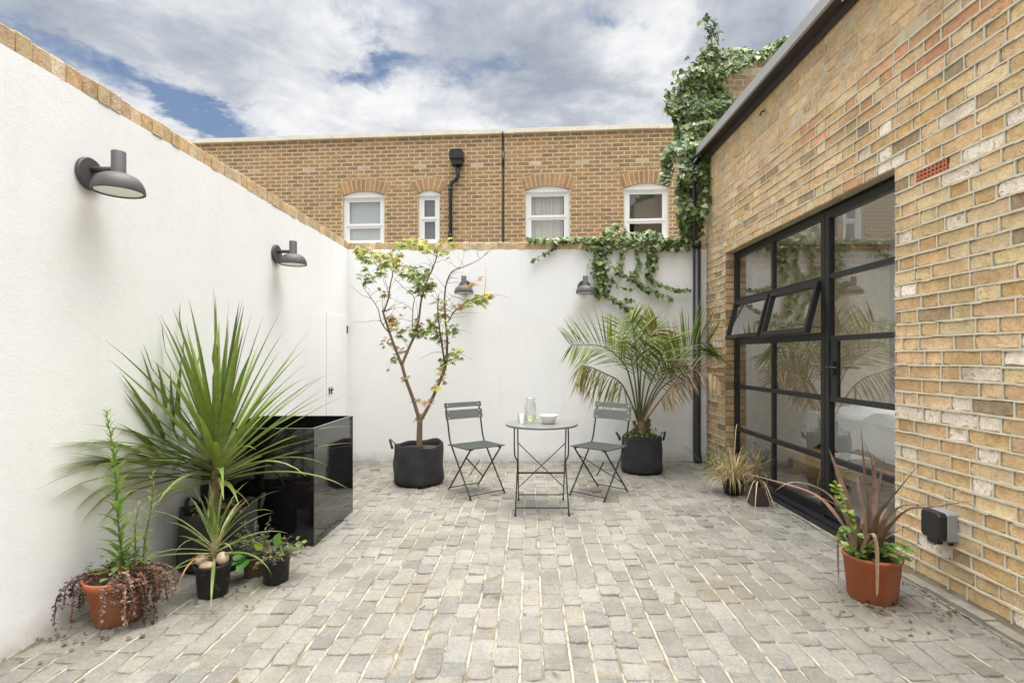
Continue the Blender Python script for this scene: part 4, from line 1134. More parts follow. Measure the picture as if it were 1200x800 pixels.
# ------------------------------------------------------------------ large cordyline in a felt bag
def build_cordyline():
    rnd = random.Random(14)
    L0 = Vector((-1.915, 3.27, 0))
    t = thing('cordyline', 'big spiky green cordyline in a black felt bag beside the gloss planter', 'potted plant', L0)
    felt_bag(0.212, 0.345, t, 4, ang=(2.75, 0.9))
    mb = MB(); mb.tube(catmull([(-0.03, 0, 0.29), (-0.035, 0.0, 0.42), (-0.02, 0, 0.52), (-0.015, 0.0, 0.70)], 5), [0.032, 0.031, 0.03, 0.029, 0.028] * 3 + [0.02], 12); mb.build('trunk', M['bark_cord'], t)
    fo = MB()
    wall_x = LWX - L0.x + 0.012
    N = 112
    for i in range(N):
        q = i / N
        el = R(89 - 84 * q ** 0.85 + rnd.uniform(-7, 7))
        az = i * 2.39996 + rnd.uniform(-0.3, 0.3)
        L = (0.95 - 0.10 * q) * rnd.uniform(0.85, 1.08) if q < 0.92 else rnd.uniform(0.45, 0.7)
        if math.cos(az) < -0.3 and el < 1.0: az += rnd.choice((-1, 1)) * 0.55 * abs(math.cos(az)) * math.cos(el)
        z0 = 0.70 - 0.20 * q
        p0 = Vector((-0.015 + 0.018 * math.cos(az), 0.018 * math.sin(az), z0))
        pts = arc_pts(p0, az, el, L, rnd.uniform(0.10, 0.55) * (0.4 + q), 9, xmin=wall_x, zmin=0.06)
        g = rnd.random()
        base = lerp((0.075, 0.13, 0.022), (0.22, 0.29, 0.07), g) if q < 0.8 else lerp((0.13, 0.19, 0.04), (0.32, 0.34, 0.11), g)
        cols = [lerp((0.34, 0.38, 0.17), base, min(1, k / 2.2)) for k in range(9)]
        if rnd.random() < 0.25: cols[-1] = (0.28, 0.20, 0.10)
        fo.blade(pts, strap_w(0.035 * rnd.uniform(0.8, 1.15), 9, 0.6, 0.35), cols, 0.30)
    for az, el, L in ((-2.05, 0.30, 0.95), (-2.2, 0.18, 0.98), (-1.95, 0.10, 0.90), (-2.35, 0.42, 0.96), (-2.1, 0.02, 0.82), (-1.85, 0.24, 0.98), (-2.5, 0.28, 0.9), (-2.0, 0.46, 1.0), (-2.25, -0.06, 0.72), (-1.75, 0.40, 0.9), (-2.6, 0.5, 0.9)):
        base = lerp((0.10, 0.16, 0.03), (0.26, 0.31, 0.09), rnd.random())
        fo.blade(arc_pts((-0.02, -0.01, 0.56 + 0.08 * rnd.random()), az, el, L * rnd.uniform(0.93, 1.04), rnd.uniform(0.15, 0.5), 9, xmin=wall_x), strap_w(0.034, 9, 0.6, 0.35), [lerp((0.34, 0.38, 0.17), base, min(1, k / 2.2)) for k in range(9)], 0.3)
    # two dead straps at the base
    for az, el, L, c in ((-1.2, -0.3, 0.38, (0.42, 0.30, 0.15)), (0.2, -0.5, 0.3, (0.36, 0.24, 0.12)), (-2.4, -0.1, 0.42, (0.40, 0.36, 0.14))):
        fo.blade(arc_pts((-0.015, 0, 0.5), az, el, L, 1.0, 8, xmin=wall_x), strap_w(0.022, 8), c, 0.2)
    fo.build('foliage', M['leaf_gloss'], t)
    # pinkish litter at the rim of the bag
    mb = MB()
    for _ in range(70):
        a = rnd.uniform(0, 2 * PI); r = rnd.uniform(0.05, 0.19)
        mb.leaf((r * math.cos(a), r * math.sin(a), 0.315 + rnd.uniform(0, 0.02)), (rnd.uniform(-1, 1), rnd.uniform(-1, 1), rnd.uniform(-0.2, 0.3)), (rnd.uniform(-.4, .4), rnd.uniform(-.4, .4), 1), rnd.uniform(0.02, 0.05), SMALL, jit((0.34, 0.19, 0.12), rnd, 0.3))
    mb.build('dry_mulch', M['leaf_dry'], t)
build_cordyline()

def build_small_cordyline():
    rnd = random.Random(6)
    t = thing('dracaena', 'small striped spiky plant in a black plastic pot topped with pebbles', 'potted plant', (-1.69, 2.83, 0))
    pot_mesh(0.072, 0.086, 0.175, 0.008, 0.022).build('pot', M['pot_black'], t)
    soil_disc(0.083, 0.15, t)
    mb = MB(); mb.tube([(0.0, 0, 0.14), (0.005, 0, 0.25), (0.01, 0, 0.30)], [0.017, 0.015, 0.01], 10); mb.build('stem', M['bark_cord'], t)
    fo = MB()
    for i in range(34):
        q = i / 34
        az = i * 2.4 + rnd.uniform(-0.25, 0.25); el = R(82 - 92 * q + rnd.uniform(-8, 8))
        L = rnd.uniform(0.26, 0.44) if q > 0.2 else rnd.uniform(0.28, 0.36)
        pts = arc_pts((0.008 + 0.008 * math.cos(az), 0.008 * math.sin(az), 0.30 - 0.11 * q), az, el, L, rnd.uniform(0.4, 1.3), 8, xmin=LWX + 1.69 + 0.01, zmin=0.02)
        g = rnd.random()
        base = lerp((0.09, 0.15, 0.035), (0.24, 0.29, 0.10), g)
        if q > 0.55 and rnd.random() < 0.4: base = rnd.choice(((0.48, 0.44, 0.17), (0.44, 0.30, 0.14), (0.38, 0.17, 0.07), (0.50, 0.47, 0.24)))
        fo.blade(pts, strap_w(0.017 * rnd.uniform(0.8, 1.2), 8, 0.6, 0.35), [lerp((0.40, 0.42, 0.20), base, min(1, k / 2)) for k in range(8)], 0.3)
    fo.build('foliage', M['leaf'], t)
build_small_cordyline()
def pebble(loc, sx, sy, sz, rot, label, tone):
    mb = MB(); n = 10
    prof = [(max(0.0005, math.sin(PI * k / n)), -math.cos(PI * k / n)) for k in range(n + 1)]
    mb.lathe(prof, 18, tone)
    mb.v = [(x * sx * (1 + 0.08 * math.sin(y * 2 + sx * 90)), y * sy * (1 + 0.1 * math.sin(z * 1.5 + 1)), z * sz) for x, y, z in mb.v]
    o = mb.build('pebble', M['tint']); o.location = loc; o.rotation_euler = rot
    tag(o, label, 'pebble', 'pebbles in the small black pot')
pb = Vector((-1.69, 2.83, 0.175))
pebble(pb + Vector((-0.048, -0.02, 0.016)), 0.032, 0.040, 0.030, (0.3, 0.2, 0.9), 'pale pebble tucked against the left rim of the small black pot', (0.52, 0.44, 0.33))
pebble(pb + Vector((0.002, -0.055, 0.000)), 0.042, 0.028, 0.022, (0.1, 0.0, 0.1), 'flat orange tan pebble at the front of the small black pot', (0.50, 0.36, 0.23))
pebble(pb + Vector((0.056, -0.01, 0.022)), 0.030, 0.034, 0.036, (0.2, -0.2, 0.4), 'upright tan pebble on the right side of the small black pot', (0.50, 0.40, 0.28))

# ------------------------------------------------------------------ left terracotta pot with weeds and dry trailing sedum
def build_left_terracotta():
    rnd = random.Random(40)
    t = thing('potted_weeds', 'terracotta pot of tall green weeds over dried brown trailing stems', 'potted plant', (-1.985, 2.565, 0))
    pot_mesh(0.098, 0.138, 0.22, 0.008, 0.045).build('pot', M['terra'], t)
    soil_disc(0.13, 0.20, t)
    wx = LWX + 1.985 + 0.012
    # dry trailing sedum
    d = MB(); dl = MB()
    def strand(p0, az, L, up):
        pts = [Vector(p0)]; e = up; n = 14
        for k in range(n):
            dirv = Vector((math.cos(az) * math.cos(e), math.sin(az) * math.cos(e), math.sin(e)))
            q = pts[-1] + dirv * (L / n)
            rr = math.hypot(q.x, q.y)
            if q.z < 0.215 and rr < 0.155: s_ = 0.157 / max(rr, 0.02); q.x *= s_; q.y *= s_
            q.x = max(q.x, wx); q.z = max(q.z, 0.01)
            pts.append(q); e = max(-1.5, e - rnd.uniform(0.12, 0.42)); az += rnd.uniform(-0.15, 0.15)
        c = jit(rnd.choice(((0.13, 0.075, 0.055), (0.20, 0.12, 0.09), (0.30, 0.20, 0.15), (0.10, 0.055, 0.045))), rnd, 0.2)
        d.tube(pts, 0.0024, 4, c, False)
        for k in range(2, n + 1):
            for _ in range(4):
                p = pts[k] + Vector((rnd.uniform(-.006, .006), rnd.uniform(-.006, .006), rnd.uniform(-.012, .012)))
                dl.leaf(p, (rnd.uniform(-1, 1), rnd.uniform(-1, 1), rnd.uniform(-1, 0.4)), (rnd.uniform(-1, 1), rnd.uniform(-1, 1), rnd.uniform(-1, 1)), rnd.uniform(0.010, 0.022), SMALL, jit(c, rnd, 0.35), 0.5)
    for i in range(38):
        a = rnd.uniform(-PI, PI) if rnd.random() < 0.2 else rnd.uniform(-0.9, 0.5)
        r0 = rnd.uniform(0.02, 0.11)
        strand((r0 * math.cos(a), r0 * math.sin(a), 0.215), a + rnd.uniform(-0.5, 0.5), rnd.uniform(0.14, 0.30) * (0.62 if -2.3 < a < -1.0 else 1.0), rnd.uniform(0.2, 1.2))
    for i in range(12): a = rnd.uniform(2.2, 4.4); strand((0.1 * math.cos(a), 0.1 * math.sin(a), 0.215), a, rnd.uniform(0.16, 0.28), rnd.uniform(0.1, 0.8))
    dt = d.build('dry_stems', M['leaf_dry'], t); dl.build('dry_leaves', M['leaf_dry'], dt)
    g = MB(); gs = MB()
    def fleabane(p0, p1, n, lmax, col, bend):
        pts = catmull([p0, lerp(p0, p1, 0.35), Vector(lerp(p0, p1, 0.7)) + Vector(bend), p1], 6)
        gs.tube(pts, [0.0050 * (1 - 0.7 * k / len(pts)) for k in range(len(pts))], 6, (0.14, 0.2, 0.06))
        for i in range(n):
            q = i / n; idx = min(len(pts) - 1, int((0.05 + 0.95 * q) * (len(pts) - 1)))
            f = (0.05 + 0.95 * q) * (len(pts) - 1) - idx
            p = pts[idx].lerp(pts[min(idx + 1, len(pts) - 1)], max(0, f))
            az = i * 2.4; el = R(52 - 16 * (1 - q) + rnd.uniform(-14, 14)); L = lmax * (1 - 0.72 * q) * rnd.uniform(0.75, 1.15)
            lp = arc_pts(p, az, el, L, 0.9, 5, xmin=wx)
            g.blade(lp, [L * 0.05, L * 0.16, L * 0.19, L * 0.15, L * 0.08, L * 0.01], jit(lerp(col, (0.30, 0.40, 0.10), q * 0.5), rnd, 0.18), 0.2)
    tip = P(124, 482, 2.62) - t.location
    fleabane((0.0, 0.03, 0.2), tip, 92, 0.145, (0.20, 0.32, 0.07), (0.015, 0, 0))
    tip2 = P(179, 552, 2.66) - t.location
    fleabane((0.07, 0.05, 0.2), tip2, 34, 0.10, (0.18, 0.25, 0.06), (0.012, 0, 0))
    tip3 = P(163, 590, 2.6) - t.location
    fleabane((0.05, 0.02, 0.2), tip3, 28, 0.09, (0.20, 0.24, 0.07), (-0.01, 0, 0))
    for _ in range(70):
        a = rnd.uniform(-PI, PI); r = rnd.uniform(0, 0.12)
        p = Vector((max(wx, r * math.cos(a)), r * math.sin(a), 0.22 + rnd.uniform(0, 0.08)))
        g.leaf(p, (math.cos(a), math.sin(a), rnd.uniform(-0.2, 0.9)), (0, 0, 1), rnd.uniform(0.02, 0.045), OVAL, jit(rnd.choice(((0.12, 0.20, 0.06), (0.20, 0.26, 0.08), (0.08, 0.13, 0.05))), rnd, 0.25))
    st = gs.build('stem', M['leaf'], t); g.build('foliage', M['leaf'], t)
build_left_terracotta()

# ------------------------------------------------------------------ two small pots in front of the planter
def bushy(t, rnd, z, r, stems, shape, size, cols, spread, hmin, hmax, name='foliage', per=16, mat='leaf'):
    g = MB(); s = MB()
    for i in range(stems):
        az = rnd.uniform(-PI, PI); el = R(rnd.uniform(*spread)); L = rnd.uniform(hmin, hmax); r0 = rnd.uniform(0, r)
        pts = arc_pts((r0 * math.cos(az), r0 * math.sin(az), z), az, el, L, rnd.uniform(0.2, 1.0), 8, zmin=0.01)
        s.tube(pts, 0.0018, 4, (0.16, 0.14, 0.07), False)
        for k in range(per):
            q = rnd.uniform(0.15, 1.0); idx = int(q * 7.99); p = pts[idx].lerp(pts[idx + 1], q * 8 - idx if idx < 8 else 0)
            a = rnd.uniform(-PI, PI)
            g.leaf(p, (math.cos(a), math.sin(a), rnd.uniform(-0.3, 0.8)), (rnd.uniform(-.5, .5), rnd.uniform(-.5, .5), 1), size * rnd.uniform(0.6, 1.3), shape, jit(rnd.choice(cols), rnd, 0.22))
    s.build('stem', M['leaf_dry'], t); return g.build(name, M[mat], t)
rnd = random.Random(51)
t = thing('potted_herb', 'small round black plastic pot of low herbs with one broad leaf by the planter corner', 'potted plant', (-1.435, 3.0, 0))
pot_mesh(0.066, 0.074, 0.145, 0.006, 0.018).build('pot', M['pot_black'], t); soil_disc(0.07, 0.13, t)
bushy(t, rnd, 0.13, 0.06, 40, SMALL, 0.020, ((0.14, 0.18, 0.07), (0.22, 0.25, 0.10), (0.09, 0.12, 0.05), (0.20, 0.14, 0.08)), (5, 75), 0.07, 0.16, per=16)
mb = MB()
for px, py, dd, sz, c, dr in ((325, 632, 3.0, 0.085, (0.16, 0.33, 0.07), (0.35, -0.2, 1)), (303, 640, 2.95, 0.06, (0.25, 0.38, 0.04), (-0.3, -0.5, 0.5)), (330, 648, 2.93, 0.05, (0.20, 0.36, 0.10), (0.5, -0.6, 0.1)), (350, 637, 2.98, 0.045, (0.18, 0.24, 0.08), (1, -0.2, 0.1)),
                              (340, 640, 2.98, 0.04, (0.18, 0.24, 0.08), (0.8, -0.3, 0.3)), (357, 634, 2.98, 0.03, (0.2, 0.27, 0.1), (1, 0, 0.2)), (349, 630, 3.0, 0.03, (0.2, 0.27, 0.1), (0.6, 0, 0.6))):
    p = P(px, py, dd) - t.location - Vector(dr).normalized() * sz * 0.5
    mb.leaf(p, dr, (0, -1, 0.7), sz, OVAL, c, 0.15, 0.1); mb.blade([(0, 0, 0.13), p * 0.5 + Vector((0, 0, 0.075)), p], [0.003] * 3, (0.2, 0.26, 0.1))
mb.build('broad_leaf', M['leaf'], t)
t = thing('potted_herb', 'small brown pot with a grey green woody sprig beside the black herb pot', 'potted plant', (-1.60, 3.08, 0))
pot_mesh(0.052, 0.058, 0.115, 0.004, 0.012).build('pot', M['pot_brown'], t); soil_disc(0.055, 0.10, t)
bushy(t, rnd, 0.10, 0.03, 16, LANCE, 0.024, ((0.16, 0.19, 0.10), (0.22, 0.24, 0.14), (0.12, 0.14, 0.08)), (50, 88), 0.12, 0.24, per=36)
mb = MB()
for az, el, L in ((-2.3, 0.1, 0.10), (-1.7, -0.1, 0.09), (-2.7, 0.3, 0.08)):
    mb.leaf((0.03 * math.cos(az), 0.03 * math.sin(az) - 0.03, 0.115), (math.cos(az), math.sin(az), el), (0, -0.3, 1), L * 1.1, OVAL, (0.13, 0.36, 0.07), 0.2, 0.3)
mb.build('broad_leaf', M['leaf'], t)

# ------------------------------------------------------------------ acer in a felt bag
PALM7 = (0.0, 0.55, -0.55, 1.05, -1.05, 1.7, -1.7)
def acer_leaf(mb, p, d, nm, size, col, rnd):
    d = Vector(d).normalized(); nm = Vector(nm); nm = (nm - d * nm.dot(d)); nm = nm.normalized() if nm.length > 1e-4 else d.orthogonal().normalized(); sd = d.cross(nm)
    for k, a in enumerate(PALM7[:5 if rnd.random() < 0.5 else 7]):
        dirn = d * math.cos(a) + sd * math.sin(a) - nm * (0.18 + 0.1 * abs(a))
        L = size * (1 - 0.22 * abs(a))
        mb.leaf(p, dirn, nm, L, [(0.0, 0.0), (0.10, 0.28), (0.12, 0.55), (0.0, 1.0)], col, 0.2, 0.12)
def build_acer():
    rnd = random.Random(23)
    D = 5.34
    base = Vector(((491 - CX) / F * D, D, 0))
    t = thing('acer_tree', 'young sparse acer tree with yellow green leaves in a round black felt bag', 'tree', base)
    felt_bag(0.247, 0.40, t, 9, ang=(3.0,))
    tr = MB(); tw = MB(); lf = MB()
    def q(px, py, dd=0.0): return P(px, py, D + dd) - base
    # scale 5.333 crop at (410,270) for the crown, photo pixels below
    limbs = [
     ([(491.5, 524, 0), (491.5, 508, 0), (492, 492, 0)], 0.032, 0.027),
     ([(492, 494, 0), (485, 470, -.02), (476, 445, -.05), (471, 427, -.06)], 0.020, 0.015),
     ([(471, 428, -.06), (462, 405, -.1), (455, 385, -.12), (449, 366, -.15), (448.5, 364, -.15)], 0.015, 0.008),
     ([(449.5, 366, -.15), (455, 350, -.14), (457, 335, -.13), (460, 322, -.13), (461, 305, -.1), (455, 296, -.08)], 0.009, 0.003),
     ([(471, 427, -.06), (479, 408, -.02), (487, 390, .0), (491, 372, .02), (494, 350, .04), (500, 330, .05), (507, 315, .06), (512, 300, .07), (513, 291, .07)], 0.015, 0.004),
     ([(492, 494, 0), (503, 474, .03), (513, 452, .06), (521, 432, .08), (523.5, 416, .1)], 0.019, 0.014),
     ([(522, 430, .08), (518, 405, .05), (515, 385, .02), (513, 366, 0), (514, 345, -.02)], 0.011, 0.004),
     ([(523.5, 418, .1), (524, 395, .1), (522, 375, .12), (521, 352, .12), (522.5, 335, .12), (527, 322, .12), (533, 316, .13), (545, 312, .14), (560, 305, .15), (572, 296, .16)], 0.013, 0.002),
     ([(524.5, 378, .1), (531, 367, .08), (538, 360, .05), (548, 353, .0), (560, 349, -.04), (570, 346, -.06)], 0.007, 0.003),
     ([(483, 385, 0), (484, 360, .1), (485, 348, .12), (474, 338, .14), (464, 328, .16)], 0.005, 0.002),
     ([(456, 390, -.1), (447, 378, -.16), (443, 362, -.2), (434, 348, -.22), (428, 340, -.22)], 0.006, 0.002),
     ([(494, 350, .04), (490, 335, 0), (489, 322, -.06), (487, 312, -.08)], 0.006, 0.002),
    ]
    for pts, r0, r1 in limbs:
        c = catmull([q(*p) for p in pts], 5); n = len(c)
        (tr if r0 > 0.012 else tw).tube(c, [r0 + (r1 - r0) * k / (n - 1) for k in range(n)], 9 if r0 > .01 else 6)
    # fine bare twigs
    for i in range(95):
        li = limbs[rnd.choice((2, 3, 4, 4, 6, 7, 7, 7, 8, 9, 10, 11))][0]; k = rnd.randrange(len(li) - 1); f = rnd.random()
        p0 = q(*li[k]).lerp(q(*li[k + 1]), f)
        az = rnd.uniform(-PI, PI); el = rnd.uniform(0.1, 1.25)
        pts = [p0]; 
        for s in range(5):
            pts.append(pts[-1] + Vector((math.cos(az) * math.cos(el), math.sin(az) * math.cos(el) * 0.8, math.sin(el))) * rnd.uniform(0.03, 0.075)); az += rnd.uniform(-.4, .4); el += rnd.uniform(-.35, .3)
        tw.tube(pts, [0.0026, 0.0022, 0.0018, 0.0014, 0.0011, 0.0008], 4, caps=False)
        if rnd.random() < 0.25:
            acer_leaf(lf, pts[-1], (rnd.uniform(-1, 1), rnd.uniform(-1, 1), -0.6), (0, 0, 1), rnd.uniform(0.03, 0.05), jit((0.42, 0.20, 0.10), rnd, 0.3), rnd)
    # leaf clusters: centre px, radius px, count, colour mix
    clusters = [(423, 291, 9, 26, 0), (434, 301, 13, 30, 0), (445, 296, 8, 14, 0), (452, 308, 12, 26, 0), (462, 300, 11, 26, 0), (431, 322, 13, 22, 1), (447, 318, 8, 12, 1), (467, 313, 8, 14, 0),
                (473, 285, 11, 22, 0), (487, 284, 10, 22, 0), (500, 288, 10, 22, 0), (512, 293, 9, 18, 0), (524, 297, 7, 8, 0), (524, 284, 9, 10, 0),
                (478, 319, 11, 22, 1), (489, 320, 13, 30, 1), (498, 330, 10, 22, 1), (489, 337, 11, 22, 1), (497, 342, 8, 12, 2), (504, 336, 7, 10, 2),
                (461, 374, 8, 16, 2), (462, 382, 7, 12, 0), (455, 344, 5, 7, 2), (479, 390, 12, 24, 1), (489, 386, 10, 18, 1), (470, 408, 7, 9, 2), (497, 390, 8, 12, 1), (488, 377, 6, 8, 2),
                (515, 355, 9, 14, 0), (512, 375, 11, 18, 0), (508, 385, 9, 14, 1), (531, 385, 8, 14, 1), (514, 395, 9, 14, 1), (517, 365, 8, 9, 2), (453, 400, 8, 9, 2), (460, 418, 7, 8, 1),
                (552, 353, 9, 16, 0), (563, 350, 10, 24, 0), (570, 346, 7, 16, 0), (538, 357, 5, 6, 2), (530, 417, 10, 18, 1), (537, 411, 7, 9, 0), (520, 422, 7, 9, 1), (518, 433, 6, 8, 0), (516, 445, 6, 6, 2),
                (476, 441, 6, 6, 2), (509, 455, 6, 8, 0), (503, 470, 5, 6, 2), (487, 468, 4, 5, 2), (491, 488, 5, 8, 2), (555, 333, 5, 5, 3), (562, 325, 4, 3, 3)]
    for px, py, r, n, kind in clusters:
        dd = rnd.uniform(-0.16, 0.16)
        for _ in range(int(n * 1.05)):
            a = rnd.uniform(0, 2 * PI); rr = r * math.sqrt(rnd.random())
            p = q(px + rr * math.cos(a), py + rr * math.sin(a) * 0.75, dd + rnd.uniform(-0.07, 0.07))
            cols = (((0.32, 0.37, 0.07), (0.42, 0.44, 0.10), (0.25, 0.31, 0.06), (0.46, 0.38, 0.12)), ((0.15, 0.21, 0.05), (0.21, 0.28, 0.06), (0.28, 0.33, 0.08)), ((0.36, 0.20, 0.09), (0.30, 0.22, 0.08), (0.40, 0.26, 0.15)), ((0.42, 0.20, 0.09), (0.46, 0.32, 0.2)))[kind]
            az = rnd.uniform(-PI, PI)
            acer_leaf(lf, p, (math.cos(az), math.sin(az), rnd.uniform(-0.75, 0.1)), (rnd.uniform(-.5, .5), rnd.uniform(-.9, .1), 0.8), rnd.uniform(0.042, 0.078), jit(rnd.choice(cols), rnd, 0.2), rnd)
    trk = tr.build('trunk', M['bark'], t); tw.build('twigs', M['bark_twig'], trk); lf.build('crown', M['leaf'], t)
build_acer()

# ------------------------------------------------------------------ palm in a felt bag
def build_palm():
    rnd = random.Random(12)
    D = 5.86
    base = Vector(((752 - CX) / F * D, D, 0))
    t = thing('palm', 'feathery palm with some dried fronds in a black felt bag by the corner drainpipe', 'palm', base)
    felt_bag(0.222, 0.40, t, 17, ang=(2.9, 0.25))
    def q(px, py, dd=0.0): return P(px, py, D + dd) - base
    tr = MB()
    tr.tube([(0, 0, 0.30), (0, 0, 0.38), (0, 0, 0.46), (0, 0, 0.56)], [0.08, 0.068, 0.05, 0.035], 12)
    for i in range(26):
        a = rnd.uniform(0, 2 * PI); z = rnd.uniform(0.38, 0.52)
        tr.bar((0.05 * math.cos(a), 0.05 * math.sin(a), z - 0.05), (0.10 * math.cos(a), 0.10 * math.sin(a), z + rnd.uniform(0.03, 0.10)), 0.03, 0.01)
    tr.build('trunk', M['bark_palm'], t)
    def z4(x, y): return 640 + x / 4.445, 350 + y / 4.445
    green = ((0.08, 0.15, 0.02), (0.14, 0.23, 0.03), (0.21, 0.30, 0.05), (0.30, 0.35, 0.08)); tan = ((0.46, 0.34, 0.21), (0.54, 0.42, 0.29), (0.40, 0.28, 0.17)); olive = ((0.22, 0.21, 0.07), (0.28, 0.25, 0.09), (0.14, 0.17, 0.05))
    fr = [ # rachis way-points in the palm crop, depth at the tip, leaflet length, palette, hang
     ([(480, 640), (440, 430), (400, 330), (310, 255), (220, 240), (130, 242)], -0.30, 0.36, green, 0.0, 30),
     ([(478, 640), (450, 560), (390, 440), (300, 385), (230, 355), (180, 345)], -0.42, 0.36, olive, 0.9, 24),
     ([(485, 640), (465, 450), (445, 330), (410, 220), (385, 110)], 0.15, 0.33, green, 0.05, 28),
     ([(490, 640), (490, 450), (500, 320), (525, 210), (575, 150)], -0.20, 0.36, olive, 0.05, 28),
     ([(490, 640), (480, 420), (470, 300), (460, 200), (440, 110)], -0.45, 0.34, green, 0.1, 26),
     ([(500, 640), (560, 500), (625, 400), (680, 320), (740, 255), (800, 230), (850, 225)], -0.15, 0.42, green, 0.0, 34),
     ([(505, 650), (570, 560), (640, 470), (700, 410), (740, 400)], -0.22, 0.26, tan, 0.85, 22),
     ([(500, 640), (580, 490), (660, 420), (760, 375), (850, 385), (905, 430)], -0.30, 0.24, tan, 0.35, 30),
     ([(495, 640), (530, 480), (570, 380), (610, 280), (640, 210)], -0.42, 0.34, green, 0.1, 28),
     ([(492, 640), (510, 430), (540, 300), (560, 200), (540, 120)], 0.30, 0.34, green, 0.0, 28),
     ([(495, 640), (545, 500), (600, 410), (660, 350), (720, 330)], 0.22, 0.30, green, 0.2, 24),
    ]
    for pts, dd, ll, pal, hang, nl in fr:
        n = len(pts)
        c = catmull([q(*z4(*p), dd * (i / (n - 1)) ** 1.4) for i, p in enumerate(pts)], 7)
        f = MB(); m = len(c)
        stalk = (0.16, 0.17, 0.07) if pal is not tan else (0.36, 0.24, 0.14)
        f.tube(c, [0.011 * (1 - 0.85 * k / (m - 1)) + 0.001 for k in range(m)], 5, stalk, False)
        st = 0.36; nl = int(nl * 1.05)
        for k in range(nl):
            s = st + (1 - st) * k / (nl - 1); idx = min(m - 2, int(s * (m - 1))); p = c[idx].lerp(c[idx + 1], s * (m - 1) - idx); tan_ = (c[idx + 1] - c[idx]).normalized()
            sd = tan_.cross(Vector((0.25, -1.0, 0.15))); sd = sd.normalized() if sd.length > 1e-3 else Vector((1, 0, 0))
            nrm = sd.cross(tan_)
            for sg in (-1, 1):
                L = ll * (0.45 + 0.75 * math.sin(PI * (0.18 + 0.72 * (s - st) / (1 - st)))) * rnd.uniform(0.8, 1.12)
                dv = (tan_ * rnd.uniform(0.55, 0.85) + sd * sg * (1.0 if hang < 0.6 else 0.5) + nrm * rnd.uniform(-0.3, 0.3) + Vector((0, 0, -hang * 1.5)) + Vector((0, 0, 0.12))).normalized()
                lp = [p]
                for w_ in range(5):
                    qn = lp[-1] + dv * L / 5
                    wc = qn + base
                    if wc.y > BWY - 0.015: qn.y = BWY - 0.015 - base.y
                    rx = right_x(wc.y) - 0.012
                    if wc.x > rx: qn.x = rx - base.x
                    lp.append(qn); dv = (dv + Vector((0, 0, -0.05 - 0.16 * hang))).normalized()
                col = jit(rnd.choice(pal), rnd, 0.2)
                if pal is not tan and rnd.random() < 0.10: col = jit((0.36, 0.30, 0.13), rnd, 0.2)
                tipc = lerp(col, (0.34, 0.27, 0.13), 0.5)
                f.blade(lp, [0.011, 0.021, 0.023, 0.019, 0.011, 0.001], [col, col, col, lerp(col, tipc, 0.5), tipc], 0.4, side=nrm if rnd.random() < 0.3 else None)
        o = f.build('frond', M['leaf'] if pal is not tan else M['leaf_dry'], t)
        if pal is tan: o['label'] = 'dried tan frond'
    g = MB()
    for _ in range(230):
        a = rnd.uniform(0, 2 * PI); r = 0.20 * math.sqrt(rnd.random())
        g.leaf((r * math.cos(a), r * math.sin(a), 0.36 + rnd.uniform(0.0, 0.10)), (rnd.uniform(-1, 1), rnd.uniform(-1, 1), rnd.uniform(-0.2, 0.8)), (0, 0, 1), rnd.uniform(0.02, 0.042), OVAL, jit(rnd.choice(((0.20, 0.32, 0.06), (0.28, 0.38, 0.09), (0.12, 0.20, 0.05))), rnd, 0.2))
    g.build('weeds', M['leaf'], t)
build_palm()

